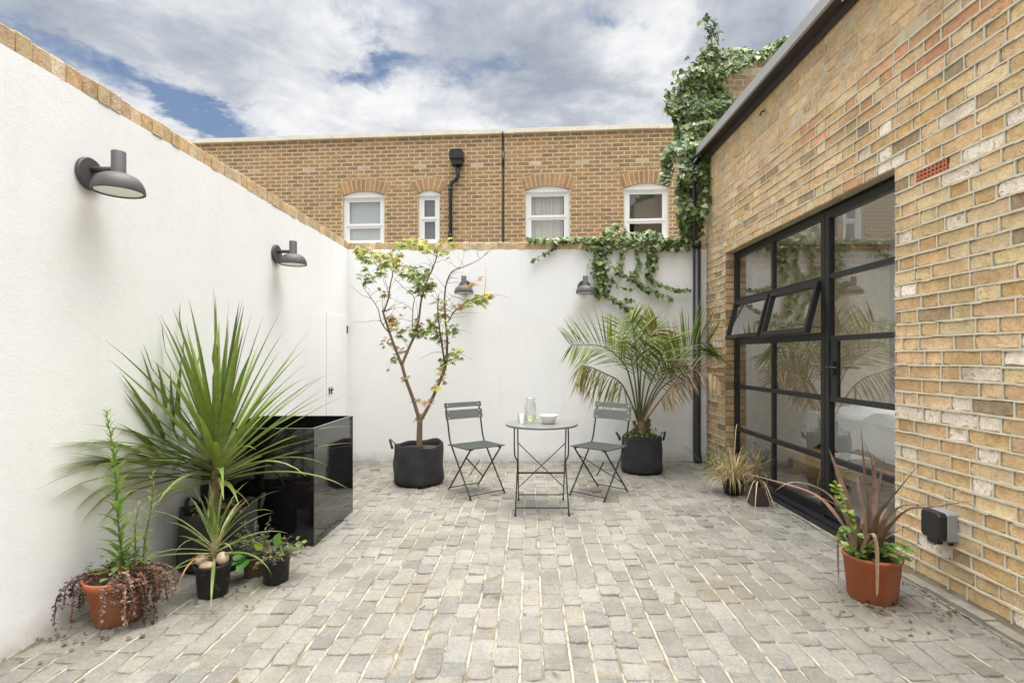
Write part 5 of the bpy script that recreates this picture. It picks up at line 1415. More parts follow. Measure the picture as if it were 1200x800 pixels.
# ------------------------------------------------------------------ right terracotta pot with bronze phormium
def build_phormium():
    rnd = random.Random(19)
    L0 = Vector((1.815, 2.80, 0))
    t = thing('phormium', 'bronze leaved phormium in a round terracotta pot in front of the brick wall', 'potted plant', L0)
    pm = pot_mesh(0.114, 0.136, 0.232, 0.006, 0.02); pm.build('pot', M['terra'], t)
    for a in (-1.25, -2.3, -0.3):
        p = Vector((0.1155 * math.cos(a), 0.1155 * math.sin(a), 0.014)); mb = MB(); mb.lathe([(0.0005, 0.0), (0.008, 0.0), (0.008, 0.003)], 12)
        mb.v = [tuple(Matrix.Translation(p) @ Matrix.Rotation(a, 4, 'Z') @ Matrix.Rotation(PI / 2, 4, 'Y') @ Vector(q_)) for q_ in mb.v]
        mb.build('drain_hole', M['rubber'], t)
    soil_disc(0.13, 0.21, t)
    f = MB()
    def q(px, py, d): return P(px, py, d) - L0
    crown = Vector((-0.04, 0.0, 0.24))
    B = ((0.16, 0.105, 0.085), (0.20, 0.13, 0.10), (0.12, 0.075, 0.06), (0.26, 0.18, 0.15), (0.22, 0.15, 0.09))
    # way-points in photo pixels with depth
    blades = [([(1008, 640, 2.78), (995, 600, 2.76), (983, 560, 2.74), (971, 525, 2.72)], 0.036, (0.30, 0.20, 0.17)),
              ([(1018, 640, 2.80), (1018, 600, 2.82), (1013, 560, 2.84), (1009, 500, 2.86)], 0.022, (0.17, 0.11, 0.085)),
              ([(1022, 640, 2.78), (1030, 605, 2.72), (1052, 575, 2.66), (1078, 543, 2.6)], 0.030, (0.17, 0.11, 0.08)),
              ([(1030, 642, 2.78), (1040, 622, 2.70), (1063, 598, 2.62), (1095, 594, 2.56), (1142, 586, 2.50)], 0.026, (0.16, 0.10, 0.075)),
              ([(1030, 642, 2.76), (1034, 618, 2.68), (1052, 596, 2.60), (1072, 591, 2.55), (1100, 594, 2.52)], 0.024, (0.20, 0.13, 0.10)),
              ([(1000, 640, 2.78), (985, 612, 2.80), (955, 580, 2.92), (905, 563, 3.1), (862, 552, 3.3)], 0.024, (0.24, 0.13, 0.10)),
              ([(1000, 640, 2.76), (990, 605, 2.74), (965, 575, 2.72), (930, 565, 2.72), (908, 575, 2.74)], 0.022, (0.26, 0.18, 0.13)),
              ([(1002, 640, 2.74), (1000, 610, 2.70), (985, 595, 2.68), (962, 583, 2.68), (945, 582, 2.7)], 0.016, (0.28, 0.2, 0.16)),
              ([(1010, 640, 2.78), (1012, 605, 2.86), (1006, 575, 2.9), (1005, 555, 2.92)], 0.022, (0.27, 0.19, 0.15)),
              ([(1010, 645, 2.70), (1020, 625, 2.62), (1027, 640, 2.58), (1028, 690, 2.56), (1027, 700, 2.56)], 0.016, (0.32, 0.22, 0.15)),
              ([(1000, 645, 2.72), (986, 625, 2.68), (982, 640, 2.66), (983, 685, 2.70)], 0.015, (0.26, 0.18, 0.12)),
              ([(1022, 640, 2.8), (1022, 600, 2.88), (1030, 570, 2.9), (1036, 535, 2.92)], 0.022, (0.14, 0.09, 0.07)),
              ([(1015, 640, 2.8), (1025, 590, 2.86), (1022, 545, 2.9), (1012, 515, 2.92)], 0.024, (0.19, 0.12, 0.095)),
              ([(1095, 594, 2.56), (1125, 586, 2.52), (1150, 602, 2.48), (1165, 618, 2.46)], 0.006, (0.40, 0.28, 0.16)),
              ([(1020, 708, 2.66), (1032, 717, 2.62), (1043, 728, 2.60)], 0.009, (0.20, 0.07, 0.05))]
    for pts, w_, c in blades:
        cc = catmull([q(*p) for p in pts], 5); n = len(cc) - 1
        lim = []
        for p in cc:
            wx = right_x(p.y + L0.y) - 0.015 - L0.x
            lim.append(Vector((min(p.x, wx), p.y, max(0.006, p.z))))
        f.blade(lim, strap_w(w_ * 1.35, n, 0.75, 0.3), [jit(c, rnd, 0.14) for _ in range(n)], 0.38, smooth=True)
    for _ in range(16):
        az = rnd.uniform(0, 2 * PI)
        pts = arc_pts(crown + Vector((0.02 * math.cos(az), 0.02 * math.sin(az), 0)), az, R(rnd.uniform(45, 85)), rnd.uniform(0.16, 0.34), rnd.uniform(0.2, 0.7), 8, xmax=right_x(2.8) - L0.x - 0.02)
        f.blade(pts, strap_w(0.022, 8, 0.7, 0.3), jit(rnd.choice(B), rnd, 0.2), 0.35)
    f.build('foliage', M['leaf_gloss'], t)
    # old leaf bases
    mb = MB()
    for _ in range(70):
        a = rnd.uniform(0, 2 * PI); r = rnd.uniform(0, 0.05)
        mb.bar(crown + Vector((r * math.cos(a), r * math.sin(a), -0.02)), crown + Vector((r * 1.4 * math.cos(a), r * 1.4 * math.sin(a), rnd.uniform(0.05, 0.14))), 0.010, 0.004, col=jit((0.13, 0.075, 0.05), rnd, 0.4))
    mb.build('leaf_base', M['leaf_dry'], t)
    g = MB()
    for _ in range(150):
        a = rnd.uniform(0, 2 * PI); r = rnd.uniform(0.03, 0.15)
        if r > 0.06 and math.sin(a) > 0.4: continue
        g.leaf((r * math.cos(a), r * math.sin(a), 0.235 + rnd.uniform(0, 0.07)), (math.cos(a) + rnd.uniform(-.6, .6), math.sin(a) + rnd.uniform(-.6, .6), rnd.uniform(-0.3, 0.5)), (rnd.uniform(-.3, .3), rnd.uniform(-.6, .2), 1), rnd.uniform(0.025, 0.055), OVAL, jit(rnd.choice(((0.14, 0.26, 0.05), (0.22, 0.34, 0.07), (0.10, 0.17, 0.04))), rnd, 0.2))
    # a scrambling weed stem
    cc = catmull([(-0.06, -0.02, 0.24), q(1000, 615, 2.72), q(990, 598, 2.68), q(979, 577, 2.68), q(981, 568, 2.68)], 6)
    g.tube(cc, 0.002, 4, (0.2, 0.28, 0.1), False)
    for k, p in enumerate(cc[4:]):
        for _ in range(2): g.leaf(p, (rnd.uniform(-1, 1), rnd.uniform(-1, 0), rnd.uniform(-.3, .6)), (0, -.5, 1), rnd.uniform(0.02, 0.045), OVAL, jit((0.26, 0.36, 0.07), rnd, 0.2))
    cc = catmull([(-0.08, -0.03, 0.24), q(992, 618, 2.68), q(982, 630, 2.66)], 6)
    g.tube(cc, 0.002, 4, (0.2, 0.28, 0.1), False)
    for p in cc[5:]:
        for _ in range(2): g.leaf(p, (rnd.uniform(-1, 1), rnd.uniform(-1, 0), rnd.uniform(-.6, .3)), (0, -.6, 1), rnd.uniform(0.025, 0.04), IVY, jit((0.18, 0.28, 0.07), rnd, 0.2))
    g.build('weeds', M['leaf'], t)
build_phormium()

# ------------------------------------------------------------------ dry grass and small square pot by the window
def build_small_right():
    rnd = random.Random(33)
    L0 = Vector((1.975, 4.56, 0))
    t = thing('dracaena', 'small dying dracaena in a square taupe pot below the black window', 'potted plant', L0)
    mb = MB()
    r0, r1, h = 0.066, 0.086, 0.165
    def ring(z, r): return mb.add([(-r, -r, z), (r, -r, z), (r, r, z), (-r, r, z)])
    rs = [ring(0.0, r0), ring(h - 0.03, r1 - 0.006), ring(h - 0.029, r1), ring(h, r1 + 0.002), ring(h, r1 - 0.006), ring(h - 0.03, r1 - 0.012)]
    for a, b in zip(rs, rs[1:]):
        for k in range(4): mb.face((a + k, a + (k + 1) % 4, b + (k + 1) % 4, b + k))
    o = mb.build('pot', M['pot_taupe'], t)
    mb = MB(); mb.poly([(-0.075, -0.075, h - 0.028), (0.075, -0.075, h - 0.028), (0.075, 0.075, h - 0.028), (-0.075, 0.075, h - 0.028)]); mb.build('soil', M['soil'], t)
    mb = MB(); mb.tube([(0, 0, 0.13), (-0.005, 0, 0.24), (-0.01, 0, 0.34)], [0.02, 0.018, 0.012], 8); mb.build('stem', M['bark_palm'], t)
    f = MB()
    for i in range(46):
        q = i / 46; az = i * 2.4; el = R(80 - 125 * q + rnd.uniform(-10, 10))
        c = jit(rnd.choice(((0.12, 0.12, 0.05), (0.20, 0.15, 0.07), (0.36, 0.27, 0.14), (0.10, 0.10, 0.04))), rnd, 0.2)
        f.blade(arc_pts((-0.01, 0, 0.34 - 0.12 * q), az, el, rnd.uniform(0.10, 0.20), 0.8, 6, zmin=0.02, xmax=0.20), strap_w(0.012, 6), c, 0.3)
    for px, py, dd in ((911, 604, 4.05), (905, 600, 4.1), (872, 598, 4.3), (884, 606, 4.2)):
        tip = P(px, py, 787.4 / (py - CY)) - L0
        f.blade(catmull([(0, 0, 0.2), Vector((tip.x * 0.4, tip.y * 0.4, 0.20)), tip + Vector((0, 0, 0.005))], 5), strap_w(0.010, 10), jit((0.46, 0.37, 0.22), rnd, 0.15), 0.3)
    f.build('foliage', M['leaf_dry'], t)
    L1 = Vector((1.90, 4.92, 0))
    t = thing('dry_grass', 'straw coloured dry ornamental grass clump in a hidden pot near the corner', 'grass plant', L1)
    pot_mesh(0.085, 0.105, 0.15, 0.006, 0.02).build('pot', M['pot_black'], t); soil_disc(0.10, 0.13, t)
    f = MB()
    for i in range(430):
        az = rnd.uniform(-PI, PI); el = R(rnd.uniform(15, 86)); L = rnd.uniform(0.20, 0.44); r = rnd.uniform(0, 0.08)
        c = jit(rnd.choice(((0.46, 0.35, 0.18), (0.55, 0.44, 0.25), (0.38, 0.28, 0.14), (0.30, 0.22, 0.11), (0.60, 0.50, 0.32))), rnd, 0.2)
        pts = arc_pts((r * math.cos(az), r * math.sin(az), 0.13), az, el, L, rnd.uniform(1.2, 3.6), 8, zmin=0.012, xmax=0.26)
        f.blade(pts, strap_w(rnd.uniform(0.003, 0.006), 8, 0.7, 0.3), c, 0.2)
    for tip, w_ in ((P(829, 556, 5.0), 0.012), (P(866, 498, 5.0), 0.008), (P(838, 545, 5.05), 0.010)):
        tp = tip - L1; f.blade(catmull([(0, 0, 0.14), Vector((tp.x * 0.45, tp.y * 0.45, max(0.24, tp.z * 0.9 + 0.03))), tp], 5), strap_w(w_, 10), (0.56, 0.45, 0.27), 0.2)
    f.build('foliage', M['leaf_dry'], t)
    L2 = Vector((2.06, 5.78, 0))
    t = thing('weed', 'small green weed growing at the foot of the brick wall corner', 'weed', L2)
    g = MB(); s = MB()
    for i in range(34):
        az = rnd.uniform(-PI, PI)
        pts = arc_pts((rnd.uniform(-0.09, 0.05), rnd.uniform(-0.15, 0.15), -0.004), az, R(rnd.uniform(50, 88)), rnd.uniform(0.12, 0.36), 0.5, 7, xmax=0.07)
        s.tube(pts, 0.002, 4, (0.2, 0.24, 0.1), False)
        for k in range(16):
            p = pts[rnd.randrange(2, 8)]; a = rnd.uniform(-PI, PI)
            g.leaf(p, (math.cos(a), math.sin(a), rnd.uniform(-.2, .8)), (0, -.3, 1), rnd.uniform(0.018, 0.035), LANCE if rnd.random() < .5 else OVAL, jit(rnd.choice(((0.22, 0.30, 0.09), (0.30, 0.36, 0.13), (0.15, 0.20, 0.07))), rnd, 0.2))
    s.build('stem', M['leaf'], t); g.build('foliage', M['leaf'], t)
build_small_right()

# ------------------------------------------------------------------ outdoor socket
t = thing('outdoor_socket', 'grey and black weatherproof socket box fixed low on the brick wall', 'socket', bl(0, 2.80, 0.385), BA)
mb = MB()
def rbox(mb, x0, x1, hy, hz, ch):
    out = [(-hy + ch, -hz), (hy - ch, -hz), (hy, -hz + ch), (hy, hz - ch), (hy - ch, hz), (-hy + ch, hz), (-hy, hz - ch), (-hy, -hz + ch)]
    a = mb.add([(x1, y, z) for y, z in out]); b = mb.add([(x0 + 0.006, y, z) for y, z in out]); c = mb.add([(x0, y * 0.93, z * 0.94) for y, z in out])
    for r0, r1 in ((a, b), (b, c)):
        for k in range(8): mb.face((r0 + k, r0 + (k + 1) % 8, r1 + (k + 1) % 8, r1 + k))
    mb.face([c + k for k in range(8)])
rbox(mb, -0.058, -0.001, 0.068, 0.078, 0.012); mb.build('back_box', M['box_grey'], t)
mb = MB(); rbox(mb, -0.098, -0.059, 0.066, 0.072, 0.014); mb.box((-0.09, -0.04, -0.092), (-0.06, 0.03, -0.073)); mb.build('cover', M['box_black'], t)
mb = MB(); mb.box((-0.085, -0.005, -0.107), (-0.062, 0.035, -0.094)); mb.build('latch', M['box_grey'], t)
mb = MB(); mb.tube([(-0.012, -0.03, -0.10), (-0.012, -0.03, -0.077)], 0.012, 8); mb.build('gland', M['box_black'], t)
mb = MB(); mb.tube([bl(-0.02, 4.86, 3.53), bl(-0.045, 4.88, 3.525), bl(-0.05, 4.90, 3.50)], 0.008, 6)
tag(mb.build('wall_hook', M['chair_leg']), 'small rusty hook high on the brick building wall', 'hook')
mb = MB(); mb.lathe([(0.0005, 0), (0.009, 0.001), (0.009, 0.006)], 12); o = mb.build('soffit_light', M['screw']); o.location = bl(-0.06, 3.62, ZT + 0.001)
tag(o, 'tiny round pale fitting under the grey roof edge', 'fitting')

# ------------------------------------------------------------------ bistro chairs
def make_chair(label, loc, rotz):
    t = thing('bistro_chair', label, 'chair', loc, rotz, 'grey folding bistro chairs')
    # local: +y is where the sitter looks, x across
    HWX = 0.185
    for sg in (-1, 1):
        x = sg * HWX
        mb = MB(); pts = catmull([(x, 0.205, 0.012), (x, 0.03, 0.23), (x, -0.125, 0.43), (x, -0.165, 0.50), (x, -0.195, 0.62), (x, -0.245, 0.828)], 5)
        mb.tube(pts, 0.0085, 8, flat=0.75); mb.build('back_frame', M['chair_leg'], t)
        xi = sg * (HWX - 0.019)
        mb = MB(); mb.tube([(xi, -0.215, 0.012), (xi, 0.165, 0.425)], 0.0085, 8, flat=0.75); mb.build('leg', M['chair_leg'], t)
        for y, xx in ((0.205, x), (-0.215, xi)):
            mb = MB(); mb.tube([(xx, y - 0.012, 0.005), (xx + sg * 0.002, y + (0.02 if y > 0 else -0.02), 0.005)], 0.0075, 8, flat=0.6); mb.build('foot', M['rubber'], t)
    mb = MB(); mb.tube([(-HWX, 0.19, 0.03), (HWX, 0.19, 0.03)], 0.0045, 6); mb.build('stretcher', M['chair_leg'], t)
    mb = MB(); mb.tube([(-HWX + 0.02, -0.198, 0.03), (HWX - 0.02, -0.198, 0.03)], 0.0045, 6); mb.build('stretcher', M['chair_leg'], t)
    mb = MB(); mb.bar((-HWX + 0.02, -0.13, 0.105), (HWX - 0.02, 0.10, 0.355), 0.012, 0.006); mb.build('brace', M['chair_leg'], t)
    mb = MB(); mb.bar((-0.045, 0.0, 0.30), (0.05, -0.03, 0.16), 0.012, 0.005); mb.build('brace', M['chair_leg'], t)
    mb = MB()
    for i in range(7):
        y = -0.165 + i * 0.0505
        mb.box((-0.205, y, 0.438), (0.205, y + 0.043, 0.4455))
    seat = mb.build('seat', M['chair'], t)
    for x in (-0.155, 0.155):
        mb = MB(); mb.box((x - 0.012, -0.16, 0.428), (x + 0.012, 0.18, 0.4375)); mb.build('seat_rail', M['chair_leg'], seat)
    for z0, z1, nm in ((0.782, 0.826, 'back_slat'), (0.672, 0.757, 'back_slat')):
        mb = MB(); zc = (z0 + z1) / 2
        def yy(z): return -0.195 - (z - 0.62) * 0.24 + 0.011
        n = 10
        for i in range(n):
            xa, xb = -0.205 + 0.41 * i / n, -0.205 + 0.41 * (i + 1) / n
            ca, cb_ = 0.010 * (1 - (xa / 0.205) ** 2), 0.010 * (1 - (xb / 0.205) ** 2)
            pa = [(xa, yy(z0) - ca, z0), (xb, yy(z0) - cb_, z0), (xb, yy(z1) - cb_, z1), (xa, yy(z1) - ca, z1)]
            fb = mb.add(pa); kb = mb.add([(x, y - 0.006, z) for x, y, z in pa])
            mb.face([fb + k for k in range(4)], smooth=True); mb.face([kb + k for k in range(4)], smooth=True); mb.face((fb, fb + 1, kb + 1, kb)); mb.face((fb + 3, fb + 2, kb + 2, kb + 3))
            if i == 0: mb.face((fb, fb + 3, kb + 3, kb))
            if i == n - 1: mb.face((fb + 1, fb + 2, kb + 2, kb + 1))
        sl = mb.build(nm, M['chair'], t)
        for x in (-0.172, 0.172):
            for z in ((zc,) if z1 - z0 < 0.06 else (z0 + 0.015, z1 - 0.015)):
                mb = MB(); mb.tube([(x, yy(z) + 0.0025, z), (x, yy(z) - 0.004, z)], 0.0055, 8); mb.build('screw', M['screw'], sl)
    return t
ch = make_chair('grey slatted folding bistro chair standing between the acer and the round table', (-0.50, 4.965, 0.002), R(-52) - PI / 2)
copy_thing(ch, 'grey slatted folding bistro chair standing between the round table and the palm', (0.655, 4.905, 0.002), R(229) - PI / 2)

# ------------------------------------------------------------------ bistro table
TX, TY = 0.105, 4.46
t = thing('bistro_table', 'round grey metal folding bistro table in the middle of the courtyard', 'table', (TX, TY, 0.002))
mb = MB(); mb.lathe([(0.0005, 0.712), (0.2, 0.711), (0.292, 0.710), (0.298, 0.711), (0.303, 0.708), (0.303, 0.694), (0.299, 0.692), (0.297, 0.703), (0.0005, 0.703)], 64); mb.build('tabletop', M['table'], t)
for sg in (-1, 1):
    xo = sg * 0.207; xi = sg * 0.198
    mb = MB(); mb.tube(catmull([(sg * 0.214, -0.235, 0.01), (sg * 0.203, -0.03, 0.345), (sg * 0.207, -0.005, 0.40), (sg * 0.228, 0.02, 0.455), (sg * 0.232, 0.10, 0.70)], 5), 0.006, 8); mb.build('leg', M['chair_leg'], t)
    mb = MB(); mb.tube([(xi, 0.235, 0.01), (xi, 0.02, 0.36), (xi, -0.13, 0.70)], 0.006, 8); mb.build('leg', M['table'], t)
    mb = MB(); mb.tube([(sg * 0.214, -0.25, 0.006), (sg * 0.216, -0.215, 0.006)], 0.009, 8); mb.build('foot', M['rubber'], t)
    mb = MB(); mb.tube([(xi, 0.21, 0.006), (xi, 0.25, 0.006)], 0.009, 8); mb.build('foot', M['rubber'], t)
for a_, b_, nm in (((-0.214, -0.205, 0.055), (0.214, -0.205, 0.055), 'stretcher'), ((-0.198, 0.205, 0.055), (0.198, 0.205, 0.055), 'stretcher')):
    mb = MB(); mb.tube([a_, b_], 0.005, 6); mb.build(nm, M['chair_leg'], t)
mb = MB(); mb.bar((-0.198, 0.0, 0.292), (0.198, 0.0, 0.292), 0.018, 0.012); mb.build('stretcher', M['chair_leg'], t)
for sg in (-1, 1):
    mb = MB(); mb.bar((sg * -0.196, -0.05 + 0.003 * sg, 0.55), (sg * 0.196, 0.12 + 0.003 * sg, 0.14), 0.012, 0.006); mb.build('brace', M['chair_leg'], t)
for hw, yy in ((0.235, 0.10), (0.2, -0.13)):
    mb = MB(); mb.bar((-hw, yy, 0.698), (hw, yy, 0.698), 0.02, 0.008); mb.build('top_rail', M['chair_leg'], t)
TZ = 0.7145
def glassware(name, label, cat, px, dy, prof, liquid):
    d = TY + dy; x = (px - CX) / F * d
    t = thing(name, label, cat, (x, d, TZ))
    mb = MB(); mb.lathe(prof, 32); mb.build('body', M['clear'], t)
    if liquid: mb = MB(); mb.lathe(liquid, 28); mb.build('liquid', M['water'], t)
glassware('carafe', 'clear glass carafe with a little pale drink on the bistro table', 'carafe', 621.5, 0.06, [(0.0005, 0.003), (0.044, 0.003), (0.049, 0.010), (0.049, 0.120), (0.046, 0.15), (0.036, 0.172), (0.036, 0.19), (0.043, 0.205), (0.041, 0.205), (0.034, 0.19), (0.034, 0.171), (0.044, 0.149), (0.047, 0.12), (0.046, 0.012), (0.0005, 0.009)], [(0.0005, 0.0095), (0.0455, 0.0125), (0.0458, 0.055), (0.0005, 0.0551)])
glassware('tumbler', 'clear drinking glass beside the carafe on the bistro table', 'glass', 611.5, -0.05, [(0.0005, 0.002), (0.029, 0.002), (0.031, 0.006), (0.034, 0.080), (0.0325, 0.080), (0.0295, 0.010), (0.0005, 0.008)], None)
d = TY - 0.04
o = MB(); o.lathe([(0.0005, 0.0), (0.046, 0.0), (0.048, 0.003), (0.062, 0.035), (0.074, 0.068), (0.0735, 0.071), (0.071, 0.070), (0.058, 0.034), (0.042, 0.010), (0.0005, 0.008)], 40)
bo = o.build('bowl', M['bowl']); bo.location = ((643 - CX) / F * d, d, TZ); tag(bo, 'cream ceramic bowl on the bistro table', 'bowl')

# ------------------------------------------------------------------ ivy
def ivy_leaf(mb, p, out, rnd, size, dark=0.0):
    tone = rnd.random()
    cols = ((0.045, 0.085, 0.022), (0.085, 0.14, 0.035), (0.15, 0.21, 0.055), (0.25, 0.32, 0.11), (0.38, 0.43, 0.24))
    c = jit(cols[min(4, int(tone ** (1.1 + dark) * 5))], rnd, 0.2)
    a = rnd.uniform(-1.1, 1.1)
    out = Vector(out)
    side = out.cross(Vector((0, 0, 1))); side = side.normalized() if side.length > 1e-3 else Vector((1, 0, 0))
    d = Vector((0, 0, -1)) * math.cos(a) + side * math.sin(a) + out * rnd.uniform(0.0, 0.7)
    nm = out + Vector((rnd.uniform(-.5, .5), rnd.uniform(-.5, .5), rnd.uniform(-0.1, 0.9)))
    mb.leaf(p, d, nm, size, IVY, c, rnd.uniform(-0.1, 0.25), rnd.uniform(0, 0.3))
def build_wall_ivy():
    rnd = random.Random(62)
    t = thing('ivy', 'ivy trailing over the back wall coping and hanging in strands beside the lamp', 'ivy', (0.9, BWY, 2.66))
    L0 = Vector(t.location); g = MB(); s = MB()
    def z7(x, y): return 610 + x / 5.714, 255 + y / 5.714
    def W(x, y, d): px, py = z7(x, y); return P(px, py, d) - L0
    strands = [([(230, 150), (230, 190), (180, 230), (120, 265), (70, 295)], 9, 3.2, 0.8), ([(530, 190), (515, 300), (530, 420), (520, 520)], 38, 11, 1.0), ([(560, 190), (550, 280), (560, 380), (540, 470)], 34, 10, 1.0),
               ([(530, 480), (620, 550), (700, 600), (740, 612)], 13, 5, 0.9), ([(590, 530), (680, 560), (760, 555)], 8, 3.2, 0.8), ([(670, 190), (680, 290), (650, 350), (690, 385), (760, 410)], 15, 5.5, 0.9),
               ([(610, 320), (640, 350), (680, 370)], 26, 5, .9), ([(610, 400), (660, 460), (750, 490)], 6, 2.4, 0.7), ([(780, 190), (790, 300), (770, 400), (820, 470), (900, 500), (1010, 545)], 12, 5.0, 0.9),
               ([(770, 360), (790, 420), (810, 440)], 30, 5, .9), ([(850, 180), (880, 280), (860, 380), (900, 430), (980, 465), (1050, 490), (1130, 487)], 11, 4.6, 0.8), ([(860, 180), (880, 260), (870, 350)], 34, 9, 1.0), ([(910, 190), (905, 250), (915, 270)], 12, 5, .9)]
    for pts, wd, dens, sz in strands:
        c = catmull([W(x, y, BWY - 0.035 - 0.02 * rnd.random()) for x, y in pts], 8)
        s.tube(c, 0.0028, 5, (0.10, 0.07, 0.04), False)
        ln = sum((c[i + 1] - c[i]).length for i in range(len(c) - 1))
        for _ in range(int(ln * dens * 34)):
            q = rnd.random() * (len(c) - 1.001); i = int(q); p = c[i].lerp(c[i + 1], q - i)
            p = p + Vector((rnd.gauss(0, wd / 1.7) / 5.714 / 97, 0, rnd.gauss(0, 6) / 5.714 / 97)); p.y = -0.028 - abs(rnd.gauss(0, 0.03)) - 0.0005
            ivy_leaf(g, p, (0, -1, 0), rnd, rnd.choice((0.024, 0.034, 0.044, 0.054, 0.064)) * rnd.uniform(0.85, 1.15) * sz, 0.15)
    # along the coping
    for _ in range(1250):
        x = rnd.choice((rnd.uniform(50, 430), rnd.uniform(430, 960), rnd.uniform(430, 960), rnd.uniform(940, 1140)))
        px, _ = z7(x, 0)
        h = 0.05 + (0.06 if 560 < x < 950 else 0) + (0.16 * math.exp(-((x - 640) / 60) ** 2)) + 0.04 * math.exp(-((x - 850) / 60) ** 2)
        if x < 250: h = 0.05
        X = (px - CX) / F * BWY - L0.x
        y = rnd.uniform(-0.07, 0.20); z = (rnd.random() ** 0.8) * h + 0.005
        if rnd.random() < 0.4 and x > 380: y = rnd.uniform(-0.075, -0.03); z = rnd.uniform(-0.09, 0.05)
        if y > -0.03: z += 0.012
        ivy_leaf(g, Vector((X, y, z)), (0, -0.6, 0.8), rnd, rnd.uniform(0.036, 0.07), -0.1)
    s.build('stem', M['bark_twig'], t); g.build('leaves', M['leaf'], t)
build_wall_ivy()
def in_poly(x, y, poly):
    c = False; n = len(poly)
    for i in range(n):
        x1, y1 = poly[i]; x2, y2 = poly[i - 1]
        if (y1 > y) != (y2 > y) and x < (x2 - x1) * (y - y1) / (y2 - y1) + x1: c = not c
    return c
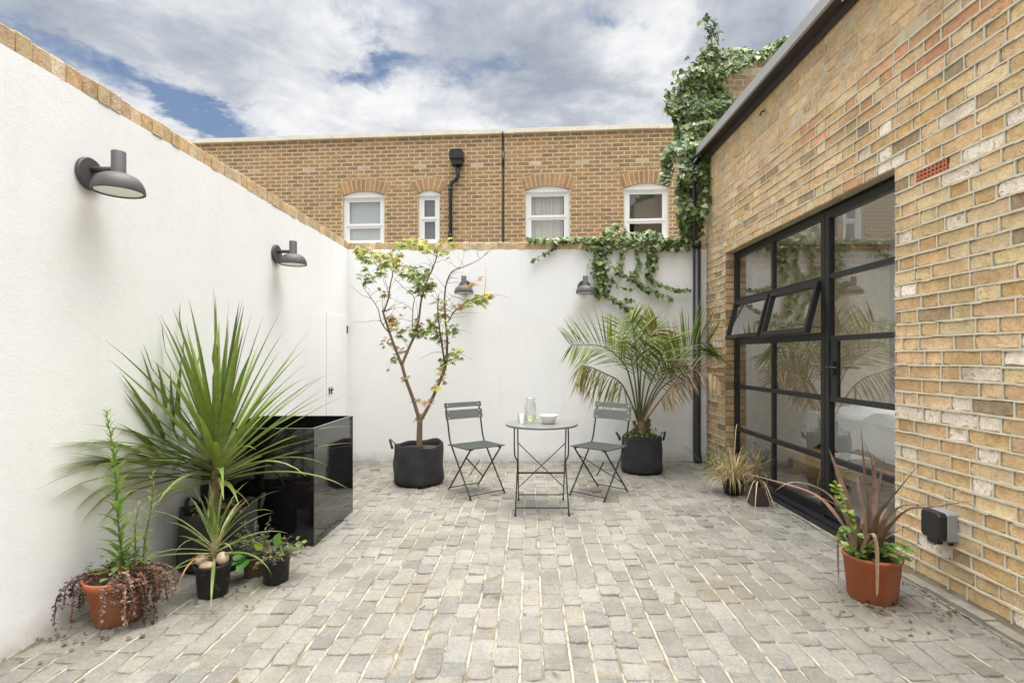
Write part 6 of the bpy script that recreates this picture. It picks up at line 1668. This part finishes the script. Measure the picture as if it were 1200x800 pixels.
def build_tall_ivy():
    rnd = random.Random(71)
    t = thing('ivy', 'dense tall ivy mass climbing above the corner where the roof edge ends', 'ivy', (2.05, 6.55, 2.66))
    L0 = Vector(t.location); g = MB(); s = MB()
    def z6(x, y): return 770 + x / 2.857, 10 + y / 2.857
    polys = [ # outline in the ivy crop, depth range, count, bulge
      ([(25, 275), (60, 285), (80, 250), (120, 200), (150, 150), (185, 115), (215, 140), (255, 130), (320, 135), (330, 170), (280, 200), (240, 215), (215, 260), (255, 300), (240, 360), (205, 385), (180, 420), (130, 400), (125, 440), (90, 480), (55, 440), (60, 380), (35, 330)], 6.72, 6.93, 2500),
      ([(330, 160), (360, 130), (400, 110), (450, 88), (440, 118), (395, 140), (345, 165)], 6.75, 7.02, 230),
      ([(75, 470), (140, 445), (195, 470), (195, 520), (175, 560), (165, 620), (150, 690), (140, 760), (85, 770), (75, 690), (65, 620), (80, 560)], 6.28, 6.50, 1500),
      ([(95, 390), (200, 370), (200, 480), (120, 500), (80, 470)], 6.45, 6.7, 800),
      ([(15, 480), (55, 440), (70, 470), (45, 540), (40, 590), (15, 570)], 6.45, 6.6, 130),
      ([(170, 560), (178, 570), (160, 680), (150, 690)], 6.2, 6.3, 14)]
    for poly, d0, d1, n in polys:
        xs = [p[0] for p in poly]; ys = [p[1] for p in poly]; k = 0
        ph = [rnd.uniform(0, 6) for _ in range(4)]
        while k < n:
            x, y = rnd.uniform(min(xs), max(xs)), rnd.uniform(min(ys), max(ys))
            if not in_poly(x + rnd.gauss(0, 4), y + rnd.gauss(0, 4), poly): continue
            bulge = 0.5 + 0.25 * math.sin(x * 0.045 + ph[0]) + 0.25 * math.sin(y * 0.05 + ph[1])
            d = d0 + (d1 - d0) * (1 - bulge) * rnd.uniform(0.6, 1.0) + rnd.uniform(0, 0.06)
            p = P(*z6(x, y), d)
            if d < 6.46:                       # stay outside the brick building
                mx = right_x(p.y) - 0.03
                if p.x > mx: p.x = mx - rnd.uniform(0, 0.05)
            ivy_leaf(g, p - L0, (-0.25, -1, 0.15), rnd, rnd.uniform(0.05, 0.085), 0.15 if y > 250 else -0.15)
            k += 1
    # lone shoots reaching up
    for pts, n in (([(190, 150), (180, 100), (165, 60), (178, 28)], 40), ([(190, 150), (205, 110), (200, 75)], 16), ([(160, 170), (125, 180), (112, 182)], 9), ([(110, 205), (85, 218), (68, 222)], 8), ([(80, 240), (70, 265), (72, 272)], 8), ([(40, 280), (30, 320), (38, 350)], 9), ([(180, 560), (172, 640), (158, 690)], 10), ([(185, 490), (176, 570)], 8)):
        dd = 6.82 if pts[0][1] < 400 else 6.33
        c = catmull([P(*z6(*p), dd) - L0 for p in pts], 6)
        if dd < 6.46:
            for p in c: p.x = min(p.x, right_x(6.33) - 0.02 - L0.x)
        s.tube(c, 0.006, 5, (0.10, 0.07, 0.04), False)
        for _ in range(n):
            p = c[rnd.randrange(len(c))] + Vector((rnd.gauss(0, 0.05), rnd.gauss(0, 0.03), rnd.gauss(0, 0.03)))
            if dd < 6.46: p.x = min(p.x, right_x(6.33) - 0.03 - L0.x)
            ivy_leaf(g, p, (rnd.uniform(-1, 1), -1, 0.1), rnd, rnd.uniform(0.06, 0.10), 1.5)
    for _ in range(14):
        x = rnd.uniform(80, 150); c = catmull([P(*z6(x, 770), 6.42) - L0, P(*z6(x + rnd.uniform(-20, 20), 620), 6.42) - L0, P(*z6(x + rnd.uniform(-20, 20), 480), 6.5) - L0], 5)
        s.tube(c, rnd.uniform(0.004, 0.010), 5, (0.1, 0.07, 0.04), False)
    s.build('stem', M['bark_twig'], t); g.build('leaves', M['leaf'], t)
build_tall_ivy()

# ------------------------------------------------------------------ litter on the paving
def build_litter():
    rnd = random.Random(88); g = MB()
    spots = [(-1.1, 5.2, 0.35, 90), (1.75, 2.65, 0.22, 34), (2.05, 2.6, 0.12, 26), (1.9, 4.5, 0.25, 35), (-1.95, 2.45, 0.18, 40), (-1.6, 2.95, 0.3, 40), (1.3, 5.8, 0.35, 25), (2.08, 6.0, 0.2, 30)]
    for cx_, cy_, r, n in spots:
        for _ in range(n):
            x, y = rnd.gauss(cx_, r * 0.6), rnd.gauss(cy_, r * 0.6)
            x = min(max(x, LWX + 0.03), right_x(y) - 0.1); y = min(y, BWY - 0.05)
            g.leaf((x, y, 0.007 + rnd.uniform(0, 0.005)), (rnd.uniform(-1, 1), rnd.uniform(-1, 1), 0.05), (rnd.uniform(-.3, .3), rnd.uniform(-.3, .3), 1), rnd.uniform(0.010, 0.032), rnd.choice((SMALL, LANCE, OVAL)), jit(rnd.choice(((0.12, 0.075, 0.04), (0.07, 0.05, 0.03), (0.17, 0.11, 0.06), (0.10, 0.07, 0.04))), rnd, 0.3), 0.3)
    for _ in range(260):
        side = rnd.random()
        if side < 0.4: x, y = LWX + abs(rnd.gauss(0.02, 0.03)), rnd.uniform(1.6, 6.4)
        elif side < 0.75:
            y = rnd.uniform(1.9, 6.3); x = right_x(y) - 0.09 - abs(rnd.gauss(0, 0.04))
        else: x, y = rnd.uniform(-2.1, 2.0), BWY - abs(rnd.gauss(0.01, 0.03))
        g.leaf((x, y, 0.006), (rnd.uniform(-1, 1), rnd.uniform(-1, 1), 0.1), (0, 0, 1), rnd.uniform(0.008, 0.028), SMALL, jit((0.13, 0.09, 0.05), rnd, 0.4), 0.3)
    o = g.build('dead_leaves', M['leaf_dry']); o['kind'] = 'stuff'; tag(o, 'small brown dead leaves scattered on the stone paving', 'leaf litter')
build_litter()
